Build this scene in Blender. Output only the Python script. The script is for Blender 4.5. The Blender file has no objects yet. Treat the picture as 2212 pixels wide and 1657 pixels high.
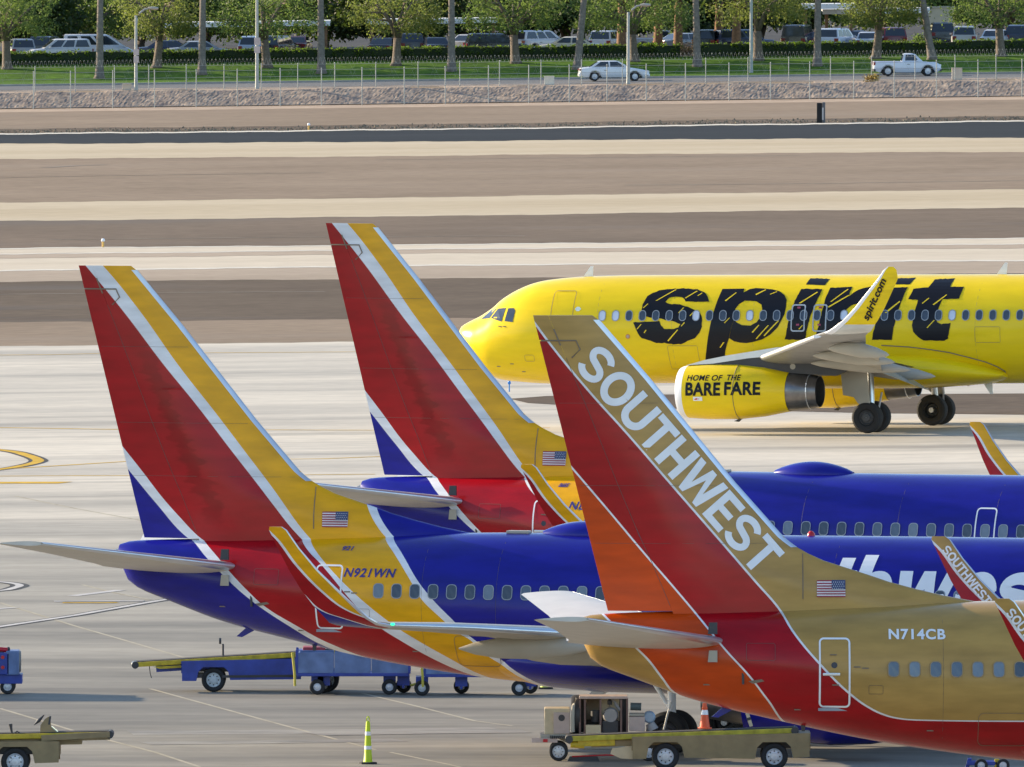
import bpy, bmesh, math, random
from mathutils import Vector, Matrix
R = math.radians
rng = random.Random(11)
sc = bpy.context.scene
col = sc.collection

# ------------------------------------------------------------------ camera, sky, sun, exposure
FOC, CX, CY, YH, CAMH = 44000.0, 1105.5, 828.5, -635.0, 27.3      # measured on a 2211-wide view of the photograph
PITCH = math.atan((CY - YH) / FOC)
cam = bpy.data.objects.new('camera', bpy.data.cameras.new('camera'))
col.objects.link(cam)
cam.location = (0, 0, CAMH)
cam.rotation_euler = (R(90) - PITCH, 0, 0)
cam.data.sensor_width = 36.0
cam.data.lens = 36.0 * FOC / 2211.0
cam.data.clip_start = 5.0
cam.data.clip_end = 9000.0
sc.camera = cam

SUN_AZ, SUN_EL = R(27), R(18)          # sun low on the left, a little beyond the aircraft
sv = Vector((-math.cos(SUN_AZ) * math.cos(SUN_EL), math.sin(SUN_AZ) * math.cos(SUN_EL), math.sin(SUN_EL)))
w = bpy.data.worlds.new('World'); sc.world = w; w.use_nodes = True
nt = w.node_tree
for n in list(nt.nodes): nt.nodes.remove(n)
sky = nt.nodes.new('ShaderNodeTexSky'); sky.sky_type = 'NISHITA'; sky.sun_disc = False
sky.sun_elevation = SUN_EL; sky.sun_rotation = math.atan2(sv.x, sv.y)
sky.altitude = 600; sky.air_density = 1.0; sky.dust_density = 0.8; sky.ozone_density = 1.6
bg = nt.nodes.new('ShaderNodeBackground'); bg.inputs[1].default_value = 0.13
wo = nt.nodes.new('ShaderNodeOutputWorld')
nt.links.new(sky.outputs[0], bg.inputs[0]); nt.links.new(bg.outputs[0], wo.inputs[0])
sl = bpy.data.lights.new('sun', 'SUN'); sl.energy = 4.1; sl.angle = R(0.53); sl.color = (1.0, 0.82, 0.58)
so = bpy.data.objects.new('sun', sl); col.objects.link(so); so.rotation_euler = sv.to_track_quat('Z', 'Y').to_euler()
sc.view_settings.view_transform = 'Standard'; sc.view_settings.look = 'None'
sc.view_settings.exposure = 1.2; sc.view_settings.gamma = 1.0
sc.view_settings.use_curve_mapping = False

# ------------------------------------------------------------------ terrain: flat apron, airfield rising to the right, terraces behind
KS = 0.0125
def sstep(a, b, t):
    t = max(0.0, min(1.0, (t - a) / (b - a))); return t * t * (3 - 2 * t)
def terr(x, y):
    z = KS * sstep(600, 700, y) * max(-150.0, min(150.0, x))
    z += 1.0 * max(0.0, min(1.0, (y - 1402) / 3.2)) + 1.0 * max(0.0, min(1.0, (y - 1449) / 10.0))
    return z
def ray(u, v):
    x = (u - CX) / FOC; y = (CY - v) / FOC; c, s = math.cos(PITCH), math.sin(PITCH)
    return Vector((x, c + y * s, -s + y * c))
def gp(u, v):
    """ground point seen at (u, v)"""
    d = ray(u, v); lo, hi = 100.0, 4000.0
    for _ in range(60):
        m = (lo + hi) / 2; p = d * (m / d.y)
        if CAMH + p.z > terr(p.x, m): lo = m
        else: hi = m
    p = d * (lo / d.y)
    return Vector((p.x, lo, terr(p.x, lo)))
def atY(u, Y):
    x = (u - CX) * Y / FOC
    return Vector((x, Y, terr(x, Y)))
def sp(x): return x / 1.8525

# ------------------------------------------------------------------ materials
MATS = {}
def nodes(m):
    m.use_nodes = True; t = m.node_tree
    return t, t.nodes['Principled BSDF']
def mat(name, c, rough=0.5, metal=0.0, var=0.12, scale=2.0, coat=0.0, spec=0.5, bump=0.0, stretch=None, c2=None, detail=5.0, trans=None):
    if name in MATS: return MATS[name]
    m = bpy.data.materials.new(name); MATS[name] = m
    t, b = nodes(m); L = t.links.new
    tc = t.nodes.new('ShaderNodeTexCoord')
    mp = t.nodes.new('ShaderNodeMapping'); L(tc.outputs['Object'], mp.inputs[0])
    if stretch: mp.inputs['Scale'].default_value = stretch
    nz = t.nodes.new('ShaderNodeTexNoise'); nz.inputs['Scale'].default_value = scale; nz.inputs['Detail'].default_value = detail
    L(mp.outputs[0], nz.inputs['Vector'])
    cr = t.nodes.new('ShaderNodeValToRGB')
    c2 = c2 or c
    cr.color_ramp.elements[0].position = 0.3; cr.color_ramp.elements[1].position = 0.7
    cr.color_ramp.elements[0].color = tuple(x * (1 - var) for x in c) + (1,)
    cr.color_ramp.elements[1].color = tuple(min(1, x * (1 + var)) for x in c2) + (1,)
    L(nz.outputs['Fac'], cr.inputs[0]); L(cr.outputs[0], b.inputs['Base Color'])
    b.inputs['Roughness'].default_value = rough; b.inputs['Metallic'].default_value = metal
    b.inputs['Specular IOR Level'].default_value = spec
    b.inputs['Coat Weight'].default_value = coat; b.inputs['Coat Roughness'].default_value = 0.08
    if bump:
        bp = t.nodes.new('ShaderNodeBump'); bp.inputs['Strength'].default_value = bump; bp.inputs['Distance'].default_value = 0.05
        L(nz.outputs['Fac'], bp.inputs['Height']); L(bp.outputs[0], b.inputs['Normal'])
    if trans:
        tr = t.nodes.new('ShaderNodeBsdfTranslucent'); tr.inputs[0].default_value = trans + (1,)
        mx = t.nodes.new('ShaderNodeMixShader'); mx.inputs[0].default_value = 0.45
        L(b.outputs[0], mx.inputs[1]); L(tr.outputs[0], mx.inputs[2])
        L(mx.outputs[0], t.nodes['Material Output'].inputs[0])
    return m
def emit(name, c, s):
    if name in MATS: return MATS[name]
    m = bpy.data.materials.new(name); MATS[name] = m; t, b = nodes(m)
    b.inputs['Base Color'].default_value = c + (1,); b.inputs['Emission Color'].default_value = c + (1,)
    b.inputs['Emission Strength'].default_value = s
    return m
BLUE, RED, YEL, WHT = (0.010, 0.011, 0.25), (0.37, 0.003, 0.008), (0.82, 0.40, 0.003), (0.79, 0.80, 0.83)
GOLD, ORG = (0.45, 0.27, 0.075), (0.56, 0.06, 0.003)
SPY = (0.88, 0.625, 0.007)
XR, ZR = (-2.0, 22.0), (-3.0, 15.0)
def livery(name, base, lines, rough=0.24, wave=0.02, band=False, worn=.2):
    """paint whose colour bands are bounded by the curves z = h(x) in the thing's own side view"""
    m = bpy.data.materials.new(name); MATS[name] = m
    t, b = nodes(m); N = t.nodes.new; L = t.links.new
    tc = N('ShaderNodeTexCoord'); sx = N('ShaderNodeSeparateXYZ'); L(tc.outputs['Object'], sx.inputs[0])
    nx = N('ShaderNodeMapRange'); L(sx.outputs[0], nx.inputs[0])
    nx.inputs[1].default_value, nx.inputs[2].default_value = XR
    last = None
    rgb = N('ShaderNodeRGB'); rgb.outputs[0].default_value = base + (1,); last = rgb.outputs[0]
    for pts, c in lines:
        p = sorted(pts)
        def ext(a, bb, x): return a[1] + (bb[1] - a[1]) * (x - a[0]) / (bb[0] - a[0])
        p = [(XR[0], min(ZR[1], ext(p[0], p[1], XR[0])))] + p + [(XR[1], max(ZR[0], ext(p[-2], p[-1], XR[1])))]
        fc = N('ShaderNodeFloatCurve'); cu = fc.mapping.curves[0]
        q = [((x - XR[0]) / (XR[1] - XR[0]), (z - ZR[0]) / (ZR[1] - ZR[0])) for x, z in p]
        q = [(a, min(1, max(0, z))) for a, z in q]
        cu.points[0].location = q[0]; cu.points[1].location = q[-1]
        for a in q[1:-1]: cu.points.new(*a)
        for pt in cu.points: pt.handle_type = 'AUTO_CLAMPED'
        fc.mapping.update()
        L(nx.outputs[0], fc.inputs['Value'])
        mr = N('ShaderNodeMath'); mr.operation = 'MULTIPLY_ADD'; L(fc.outputs[0], mr.inputs[0])
        mr.inputs[1].default_value = ZR[1] - ZR[0]; mr.inputs[2].default_value = ZR[0]
        gt = N('ShaderNodeMath'); gt.operation = 'GREATER_THAN'; L(sx.outputs[2], gt.inputs[0]); L(mr.outputs[0], gt.inputs[1])
        mx = N('ShaderNodeMix'); mx.data_type = 'RGBA'; L(gt.outputs[0], mx.inputs[0]); L(last, mx.inputs[6]); mx.inputs[7].default_value = c + (1,)
        last = mx.outputs[2]
    # weathering: soft streaks along the airflow
    mp = N('ShaderNodeMapping'); mp.inputs['Scale'].default_value = (0.5, 1.0, 2.2); L(tc.outputs['Object'], mp.inputs[0])
    nz = N('ShaderNodeTexNoise'); nz.inputs['Scale'].default_value = 1.6; nz.inputs['Detail'].default_value = 6; L(mp.outputs[0], nz.inputs['Vector'])
    mr = N('ShaderNodeMapRange'); L(nz.outputs['Fac'], mr.inputs[0]); mr.inputs[1].default_value = 0.3; mr.inputs[2].default_value = 0.7
    mr.inputs[3].default_value = 1 - worn; mr.inputs[4].default_value = 1 + worn * .5
    hv = N('ShaderNodeHueSaturation'); L(last, hv.inputs['Color']); L(mr.outputs[0], hv.inputs['Value'])
    if band:   # darker, more saturated paint in a ragged band along the fin spar
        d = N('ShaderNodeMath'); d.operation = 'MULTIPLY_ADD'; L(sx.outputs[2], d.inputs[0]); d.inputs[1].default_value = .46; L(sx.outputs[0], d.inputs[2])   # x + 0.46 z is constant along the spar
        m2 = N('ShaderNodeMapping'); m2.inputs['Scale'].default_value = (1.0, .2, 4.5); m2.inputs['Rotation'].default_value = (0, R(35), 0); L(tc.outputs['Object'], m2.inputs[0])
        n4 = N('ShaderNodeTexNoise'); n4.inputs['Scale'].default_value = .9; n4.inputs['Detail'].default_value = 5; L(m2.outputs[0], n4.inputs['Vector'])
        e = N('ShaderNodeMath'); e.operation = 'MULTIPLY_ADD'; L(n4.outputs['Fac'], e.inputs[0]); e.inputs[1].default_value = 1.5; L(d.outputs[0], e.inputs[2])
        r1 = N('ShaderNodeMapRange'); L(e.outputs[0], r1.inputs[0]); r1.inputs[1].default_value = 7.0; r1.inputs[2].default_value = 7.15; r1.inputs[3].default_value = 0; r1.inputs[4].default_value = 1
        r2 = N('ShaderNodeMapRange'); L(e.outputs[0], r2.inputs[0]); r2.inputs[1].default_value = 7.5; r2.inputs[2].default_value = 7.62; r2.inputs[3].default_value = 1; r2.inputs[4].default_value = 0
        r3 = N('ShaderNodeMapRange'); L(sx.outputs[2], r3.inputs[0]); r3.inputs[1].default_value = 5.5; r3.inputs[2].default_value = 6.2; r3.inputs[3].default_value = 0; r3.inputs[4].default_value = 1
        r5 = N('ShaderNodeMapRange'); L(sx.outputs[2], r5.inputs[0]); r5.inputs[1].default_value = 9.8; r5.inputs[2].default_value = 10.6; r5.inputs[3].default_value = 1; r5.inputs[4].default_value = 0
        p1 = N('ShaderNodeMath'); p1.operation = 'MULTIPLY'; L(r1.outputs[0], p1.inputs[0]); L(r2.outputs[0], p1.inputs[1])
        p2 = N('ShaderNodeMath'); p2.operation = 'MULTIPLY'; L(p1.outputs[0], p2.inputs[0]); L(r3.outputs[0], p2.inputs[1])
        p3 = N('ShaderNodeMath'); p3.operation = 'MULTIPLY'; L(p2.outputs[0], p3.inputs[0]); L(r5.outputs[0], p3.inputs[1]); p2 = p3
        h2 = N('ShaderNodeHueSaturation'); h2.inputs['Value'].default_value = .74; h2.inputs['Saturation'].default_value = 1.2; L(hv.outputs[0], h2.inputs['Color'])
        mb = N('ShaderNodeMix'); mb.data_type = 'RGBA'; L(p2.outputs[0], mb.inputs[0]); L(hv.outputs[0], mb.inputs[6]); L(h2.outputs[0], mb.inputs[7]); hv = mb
    L(hv.outputs[2] if band else hv.outputs[0], b.inputs['Base Color'])
    b.inputs['Roughness'].default_value = rough; b.inputs['Specular IOR Level'].default_value = 0.3; b.inputs['Coat Weight'].default_value = 0.1; b.inputs['Coat Roughness'].default_value = 0.06
    n2 = N('ShaderNodeTexNoise'); n2.inputs['Scale'].default_value = 0.9; n2.inputs['Detail'].default_value = 2; L(tc.outputs['Object'], n2.inputs['Vector'])
    bp = N('ShaderNodeBump'); bp.inputs['Strength'].default_value = 0.35; bp.inputs['Distance'].default_value = wave
    L(n2.outputs['Fac'], bp.inputs['Height']); L(bp.outputs[0], b.inputs['Normal']); L(bp.outputs[0], b.inputs['Coat Normal'])
    return m

# ------------------------------------------------------------------ mesh helpers
class MB:
    def __init__(s): s.v = []; s.f = []; s.mi = []; s.m = 0
    def add(s, vs, fs):
        o = len(s.v); s.v += [tuple(a) for a in vs]; s.f += [[i + o for i in f] for f in fs]; s.mi += [s.m] * len(fs); return s
    def box(s, c, d, rz=0.0, ry=0.0, bev=0.0):
        x, y, z = (q / 2 for q in d); M = Matrix.Translation(Vector(c)) @ Matrix.Rotation(rz, 4, 'Z') @ Matrix.Rotation(ry, 4, 'Y')
        if bev <= 0:
            vs = [M @ Vector((i * x, j * y, k * z)) for i in (-1, 1) for j in (-1, 1) for k in (-1, 1)]
            return s.add(vs, [(0, 1, 3, 2), (4, 6, 7, 5), (0, 4, 5, 1), (2, 3, 7, 6), (0, 2, 6, 4), (1, 5, 7, 3)])
        bm = bmesh.new(); bmesh.ops.create_cube(bm, size=1.0)
        for v in bm.verts: v.co = Vector((v.co.x * 2 * x, v.co.y * 2 * y, v.co.z * 2 * z))
        bmesh.ops.bevel(bm, geom=list(bm.edges), offset=min(bev, .45 * min(d)), segments=2, profile=0.7, affect='EDGES')
        bm.verts.index_update()
        s.add([M @ v.co for v in bm.verts], [[v.index for v in f.verts] for f in bm.faces]); bm.free(); return s
    def prism(s, pts, y0, y1, plane='xz'):
        n = len(pts)
        if plane == 'xz': a = [(p[0], y0, p[1]) for p in pts]; b = [(p[0], y1, p[1]) for p in pts]
        elif plane == 'yz': a = [(y0, p[0], p[1]) for p in pts]; b = [(y1, p[0], p[1]) for p in pts]
        else: a = [(p[0], p[1], y0) for p in pts]; b = [(p[0], p[1], y1) for p in pts]
        return s.add(a + b, [list(range(n))[::-1], list(range(n, 2 * n))] + [(i, (i + 1) % n, n + (i + 1) % n, n + i) for i in range(n)])
    def tube(s, path, r, n=8, caps=True):
        path = [Vector(p) for p in path]; rs = r if isinstance(r, (list, tuple)) else [r] * len(path)
        rings = []; ref = Vector((0, 0, 1))
        for i, p in enumerate(path):
            t = (path[min(i + 1, len(path) - 1)] - path[max(i - 1, 0)]).normalized()
            rf = ref if abs(t.dot(ref)) < 0.95 else Vector((1, 0, 0))
            a = t.cross(rf).normalized(); b = t.cross(a)
            rings.append([p + (a * math.cos(2 * math.pi * k / n) + b * math.sin(2 * math.pi * k / n)) * rs[i] for k in range(n)])
        return s.loft(rings, caps)
    def loft(s, rings, caps=True, closed=True):
        n = len(rings[0]); vs = [p for r in rings for p in r]; fs = []
        for i in range(len(rings) - 1):
            for k in range(n if closed else n - 1):
                fs.append((i * n + k, i * n + (k + 1) % n, (i + 1) * n + (k + 1) % n, (i + 1) * n + k))
        if caps: fs += [list(range(n))[::-1], list(range((len(rings) - 1) * n, len(rings) * n))]
        return s.add(vs, fs)
    def lathe(s, prof, c, axis='y', n=28, caps=False):
        """prof: (along, radius) pairs round an axis through c"""
        rings = []
        for a, r in prof:
            ring = []
            for k in range(n):
                q = 2 * math.pi * k / n; ca, sa = r * math.cos(q), r * math.sin(q)
                ring.append(Vector(c) + (Vector((ca, a, sa)) if axis == 'y' else Vector((a, ca, sa)) if axis == 'x' else Vector((ca, sa, a))))
            rings.append(ring)
        return s.loft(rings, caps)
    def build(s, name, mats, parent=None, smooth=False, loc=None):
        me = bpy.data.meshes.new(name); me.from_pydata(s.v, [], s.f)
        bm = bmesh.new(); bm.from_mesh(me); bmesh.ops.recalc_face_normals(bm, faces=bm.faces); bm.to_mesh(me); bm.free()
        for m in (mats if isinstance(mats, (list, tuple)) else [mats]): me.materials.append(m)
        if len(set(s.mi)) > 1:
            for p, i in zip(me.polygons, s.mi): p.material_index = i
        if smooth:
            for p in me.polygons: p.use_smooth = True
            if smooth != 'all': me.set_sharp_from_angle(angle=R(38))
        return link(name, me, parent, loc)
def link(name, me, parent=None, loc=None):
    o = bpy.data.objects.new(name, me); col.objects.link(o); o.parent = parent
    if loc is not None: o.location = loc
    return o
def tag(o, label=None, cat=None, group=None, kind=None):
    if label: o['label'] = label
    if cat: o['category'] = cat
    if group: o['group'] = group
    if kind: o['kind'] = kind
    return o
def thing(name, loc, rz=0.0, label=None, cat=None, group=None):
    o = bpy.data.objects.new(name, None); col.objects.link(o); o.empty_display_size = 0.3
    o.location = loc; o.rotation_euler = (0, 0, rz)
    return tag(o, label, cat, group)
def copy_tree(o, parent=None):
    c = o.copy(); col.objects.link(c); c.parent = parent
    for ch in o.children: copy_tree(ch, c)
    return c
def text_tris(body, bold=0.0, shear=0.0, space=1.0):
    """flat mesh of a line of lettering, normalised so that capitals are 1 high and x starts at 0"""
    cu = bpy.data.curves.new('lettering', 'FONT'); cu.body = body; cu.offset = bold; cu.shear = shear; cu.space_character = space; cu.resolution_u = 6
    ob = bpy.data.objects.new('lettering', cu); col.objects.link(ob)
    dg = bpy.context.evaluated_depsgraph_get(); me = bpy.data.meshes.new_from_object(ob.evaluated_get(dg))
    bpy.data.objects.remove(ob); bpy.data.curves.remove(cu)
    return me
def decal(name, me_or_polys, fit, fn, m, parent, cut=0.2, keep=False):
    """lay flat lettering on a surface: fit=(x0, z0, width, height) in its own plane, fn(p, q) -> point on the surface"""
    bm = bmesh.new()
    if isinstance(me_or_polys, bpy.types.Mesh):
        bm.from_mesh(me_or_polys); bpy.data.meshes.remove(me_or_polys)
    else:
        for poly in me_or_polys: bm.faces.new([bm.verts.new((p[0], p[1], 0)) for p in poly])
        bm.normal_update(); bmesh.ops.triangulate(bm, faces=bm.faces[:])
    if fit:
        xs = [v.co.x for v in bm.verts]; ys = [v.co.y for v in bm.verts]
        x0, x1, y0, y1 = min(xs), max(xs), min(ys), max(ys)
        for v in bm.verts:
            v.co.x = fit[0] + (v.co.x - x0) / (x1 - x0) * fit[2]; v.co.y = fit[1] + (v.co.y - y0) / (y1 - y0) * fit[3]
    ys = [v.co.y for v in bm.verts]; y = min(ys) + cut
    while y < max(ys):
        bmesh.ops.bisect_plane(bm, geom=list(bm.verts) + list(bm.edges) + list(bm.faces), plane_co=(0, y, 0), plane_no=(0, 1, 0)); y += cut
    for v in bm.verts: v.co = Vector(fn(v.co.x, v.co.y))
    me = bpy.data.meshes.new(name); bm.to_mesh(me); bm.free(); me.materials.append(m)
    return link(name, me, parent)
def rrect(w_, h_, r, n=4):
    out = []
    for cx, cz, a0 in ((w_ / 2 - r, h_ / 2 - r, 0), (-w_ / 2 + r, h_ / 2 - r, 90), (-w_ / 2 + r, -h_ / 2 + r, 180), (w_ / 2 - r, -h_ / 2 + r, 270)):
        for k in range(n + 1):
            a = R(a0 + 90 * k / n); out.append((cx + r * math.cos(a), cz + r * math.sin(a)))
    return out
def interp(x, tab, i):
    if x <= tab[0][0]: return tab[0][i]
    for a, b in zip(tab, tab[1:]):
        if x <= b[0]:
            t = (x - a[0]) / (b[0] - a[0]); return a[i] + (b[i] - a[i]) * t
    return tab[-1][i]

M_tyre = mat('tyre_rubber', (0.022, 0.022, 0.024), 0.85, var=0.2)
M_rim = mat('wheel_rim', (0.62, 0.64, 0.68), 0.35, 0.3)
M_hub = mat('hub_dark', (0.06, 0.06, 0.065), 0.6)
M_white = mat('white_paint', (0.82, 0.83, 0.86), 0.3, var=0.05)
M_lgrey = mat('wing_grey', (0.40, 0.37, 0.31), 0.4, var=0.08, scale=1.2)
M_alu = mat('bare_aluminium', (0.66, 0.69, 0.74), 0.28, 0.75, var=0.06)
M_dark = mat('dark_metal', (0.045, 0.045, 0.05), 0.5)
M_black = mat('black_paint', (0.006, 0.007, 0.012), 0.35, var=0.1, spec=.25)
M_glass = mat('window_glass', (0.035, 0.05, 0.075), 0.08, spec=0.8)
M_panes = [M_glass, mat('window_glass_mid', (.07, .10, .145), .1, spec=.8), mat('window_glass_pale', (.13, .17, .22), .12, spec=.8)]
M_wframe = mat('window_frame', (0.26, 0.29, 0.33), 0.35)
M_exh = mat('exhaust_metal', (0.20, 0.195, 0.20), 0.30, 0.85, var=0.2, scale=3)
M_seal = mat('panel_seam', (0.20, 0.15, 0.10), 0.6)
M_seam2 = mat('skin_seam', (.09, .07, .06), .6); M_navy = mat('navy_lettering', (0.035, 0.03, 0.20), 0.35)
M_flagred = mat('flag_red', (0.30, 0.02, 0.05), 0.4); M_flagblue = mat('flag_blue', (0.03, 0.05, 0.14), 0.4)
M_ylw = mat('yellow_paint', (0.52, 0.38, 0.02), 0.45, var=0.3, scale=5)
M_redlens = mat('red_lens', (0.55, 0.02, 0.03), 0.2); M_tail = mat('tail_lens', (.20, .012, .015), .25)

def wheel(name, c, r, wd, parent, side=1, m_rim=None, hub=0.3, rimr=0.56, holes=0):
    """tyre and rim turning about the local y axis; 'side' is the direction of the outer face"""
    h = wd / 2
    ty = MB().lathe([(-h * .55, r * rimr), (-h * .9, r * (rimr + .1)), (-h, r * .84), (-h * .78, r * .965), (-h * .3, r), (h * .3, r), (h * .78, r * .965), (h, r * .84), (h * .9, r * (rimr + .1)), (h * .55, r * rimr)], c, 'y', 30)
    t = ty.build(name, M_tyre, parent, True)
    rm = MB().lathe([(-h * .6 * side, r * rimr * .98), (h * .62 * side, r * rimr), (h * .7 * side, r * rimr * .93), (h * .35 * side, r * rimr * .8), (h * .45 * side, r * hub * .9), (h * .75 * side, r * hub * .8), (h * .8 * side, r * .03)], c, 'y', 28)
    rm.build('rim', m_rim or M_rim, t, True)
    if holes:
        hb = MB()
        for k in range(holes):
            q = 2 * math.pi * k / holes; cc = Vector(c) + Vector((math.cos(q) * r * rimr * .68, 0, math.sin(q) * r * rimr * .68))
            hb.lathe([(h * .5 * side, r * .001), (h * .5 * side, r * .055)], cc, 'y', 10)
        hb.build('rim_hole', M_hub, t)
    return t

# ------------------------------------------------------------------ ground
def surf_mat(name, c, c2, scale=0.12, rough=0.85, fine=3.0, fvar=0.10, streak=None, stain=None):
    """outdoor surface: broad blotches, finer grain, optional dark stains (all in world metres)"""
    m = bpy.data.materials.new(name); MATS[name] = m; t, b = nodes(m); N = t.nodes.new; L = t.links.new
    g = N('ShaderNodeNewGeometry'); mp = N('ShaderNodeMapping'); L(g.outputs['Position'], mp.inputs[0])
    if streak: mp.inputs['Scale'].default_value = streak
    n1 = N('ShaderNodeTexNoise'); n1.inputs['Scale'].default_value = scale; n1.inputs['Detail'].default_value = 6; n1.inputs['Roughness'].default_value = 0.6; L(mp.outputs[0], n1.inputs['Vector'])
    cr = N('ShaderNodeValToRGB'); cr.color_ramp.elements[0].position = 0.32; cr.color_ramp.elements[1].position = 0.68
    cr.color_ramp.elements[0].color = c + (1,); cr.color_ramp.elements[1].color = c2 + (1,); L(n1.outputs['Fac'], cr.inputs[0])
    n2 = N('ShaderNodeTexNoise'); n2.inputs['Scale'].default_value = fine; n2.inputs['Detail'].default_value = 4; L(g.outputs['Position'], n2.inputs['Vector'])
    mr = N('ShaderNodeMapRange'); L(n2.outputs['Fac'], mr.inputs[0]); mr.inputs[1].default_value = 0.3; mr.inputs[2].default_value = 0.7
    mr.inputs[3].default_value = 1 - fvar; mr.inputs[4].default_value = 1 + fvar
    hv = N('ShaderNodeHueSaturation'); L(cr.outputs[0], hv.inputs['Color']); L(mr.outputs[0], hv.inputs['Value'])
    last = hv.outputs[0]
    if stain:
        mp2 = N('ShaderNodeMapping'); mp2.inputs['Scale'].default_value = stain[1]; L(g.outputs['Position'], mp2.inputs[0])
        n3 = N('ShaderNodeTexNoise'); n3.inputs['Scale'].default_value = 1.0; n3.inputs['Detail'].default_value = 4; L(mp2.outputs[0], n3.inputs['Vector'])
        m3 = N('ShaderNodeMapRange'); L(n3.outputs['Fac'], m3.inputs[0]); m3.inputs[1].default_value = 0.54; m3.inputs[2].default_value = 0.72; m3.inputs[3].default_value = 0; m3.inputs[4].default_value = stain[2]
        mx = N('ShaderNodeMix'); mx.data_type = 'RGBA'; L(m3.outputs[0], mx.inputs[0]); L(last, mx.inputs[6]); mx.inputs[7].default_value = stain[0] + (1,); last = mx.outputs[2]
    L(last, b.inputs['Base Color']); b.inputs['Roughness'].default_value = rough; b.inputs['Specular IOR Level'].default_value = 0.1
    bp = N('ShaderNodeBump'); bp.inputs['Strength'].default_value = 0.4; bp.inputs['Distance'].default_value = 0.03; L(n2.outputs['Fac'], bp.inputs['Height']); L(bp.outputs[0], b.inputs['Normal'])
    return m
class Edge:
    """straight boundary between two kinds of ground, given by its heights at the left and right picture edges (source pixels)"""
    def __init__(e, vl, vr):
        q = []
        for u, v in ((0.0, vl), (2211.0, vr)):
            S = (v / 1.8525 - YH + KS * (u - CX)) / CAMH; q.append(((u - CX) / S, FOC / S))
        (e.x0, e.y0), (e.x1, e.y1) = q; e.f = (vl * 7.13) % 9.0
    def __call__(e, x):
        x = max(-80.0, min(80.0, x)); f = e.f; y = e.y0 + (e.y1 - e.y0) * (x - e.x0) / (e.x1 - e.x0)
        return y + .5 * (e.y0 / 900) ** 2 * (.9 * math.sin(x * .11 + f) + .6 * math.sin(x * .31 + 2 * f) + .5 * math.sin(x * .77 + 3 * f) + .45 * math.sin(x * 1.9 + 5 * f) + .3 * math.sin(x * 4.3 + 7 * f))
XS = [-2500, -600, -150, -75, 0, 75, 150, 600, 2500]
def strip(name, y0, y1, m, dz=0.0, xs=None, wob=0.0, seed=0, ny=None, rows=None):
    """a band of ground lying on the terrain between two distances"""
    xs = xs or sorted(XS + [-80, 80]); r = random.Random(seed)
    if wob or callable(y0) or callable(y1): xs = sorted(set([-2500, -600, -300, -80, 80, 300, 600, 2500] + [i * .5 for i in range(-120, 121)]))
    E0 = y0 if callable(y0) else (lambda x: y0); E1 = y1 if callable(y1) else (lambda x: y1); n_ = ny or 1
    fr = [(r_ - rows[0]) / (rows[-1] - rows[0]) for r_ in rows] if rows else [i / n_ for i in range(n_ + 1)]
    f0, f1 = r.uniform(0, 9), r.uniform(0, 9)
    def wv(x, f): return wob * (.8 * math.sin(x * .11 + f) + .6 * math.sin(x * .31 + 2 * f) + .45 * math.sin(x * .77 + 3 * f) + .35 * math.sin(x * 1.9 + 5 * f))
    b = MB(); vs = []
    for j, f_ in enumerate(fr):
        for x in xs:
            yy = E0(x) + (E1(x) - E0(x)) * f_ + (wv(x, f0) if j == 0 else wv(x, f1) if j == len(fr) - 1 else 0)
            vs.append((x, yy, terr(x, yy) + dz))
    n = len(xs)
    b.add(vs, [(j * n + i, j * n + i + 1, (j + 1) * n + i + 1, (j + 1) * n + i) for j in range(len(fr) - 1) for i in range(n - 1)])
    return tag(b.build(name, m), kind='structure')
G_dirt = surf_mat('desert_soil', (0.221, 0.163, 0.107), (0.284, 0.216, 0.145), 0.05, 0.95, 1.2, 0.12)
G_dirt2 = surf_mat('tan_gravel', (0.214, 0.161, 0.114), (0.269, 0.206, 0.149), 0.06, 0.95, 1.0, 0.12, stain=((0.26, 0.21, 0.165), (0.02, 0.05, 1), .6))
G_brown = surf_mat('brown_gravel', (0.128, 0.096, 0.070), (0.181, 0.136, 0.100), 0.05, 0.95, 1.0, 0.14, stain=((0.14, 0.12, 0.105), (0.015, 0.05, 1), .6))
G_brown2 = surf_mat('oiled_shoulder', (0.092, 0.067, 0.048), (0.131, 0.098, 0.070), 0.09, 0.95, 1.3, 0.16, stain=((0.10, 0.09, 0.085), (0.04, 0.10, 1), .6))
G_cream = surf_mat('pale_concrete', (0.428, 0.349, 0.233), (0.517, 0.439, 0.317), 0.04, 0.85, 0.7, 0.06, streak=(.3, 1.4, 1))
G_conc = surf_mat('runway_concrete', (0.512, 0.444, 0.343), (0.595, 0.522, 0.413), 0.05, 0.85, 0.7, 0.06, streak=(.3, 1.6, 1))
G_shldr = surf_mat('runway_shoulder', (0.331, 0.267, 0.203), (0.401, 0.328, 0.254), 0.05, 0.9, 1.0, 0.08, streak=(.4, 1.4, 1))
G_asph = surf_mat('dark_asphalt', (0.011, 0.013, 0.017), (0.020, 0.022, 0.026), 0.05, 0.8, 0.8, 0.15, streak=(.25, 1.3, 1))
G_road = surf_mat('street_asphalt', (0.13, 0.135, 0.14), (0.19, 0.185, 0.18), 0.08, 0.85, 1.0, 0.1)
G_sand = surf_mat('sandy_verge', (0.353, 0.270, 0.203), (0.465, 0.357, 0.261), 0.25, 0.95, 1.2, 0.15)
G_lawn = surf_mat('lawn_grass', (0.045, 0.100, 0.009), (0.090, 0.180, 0.014), 0.25, 0.9, 2.0, 0.25)
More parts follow.
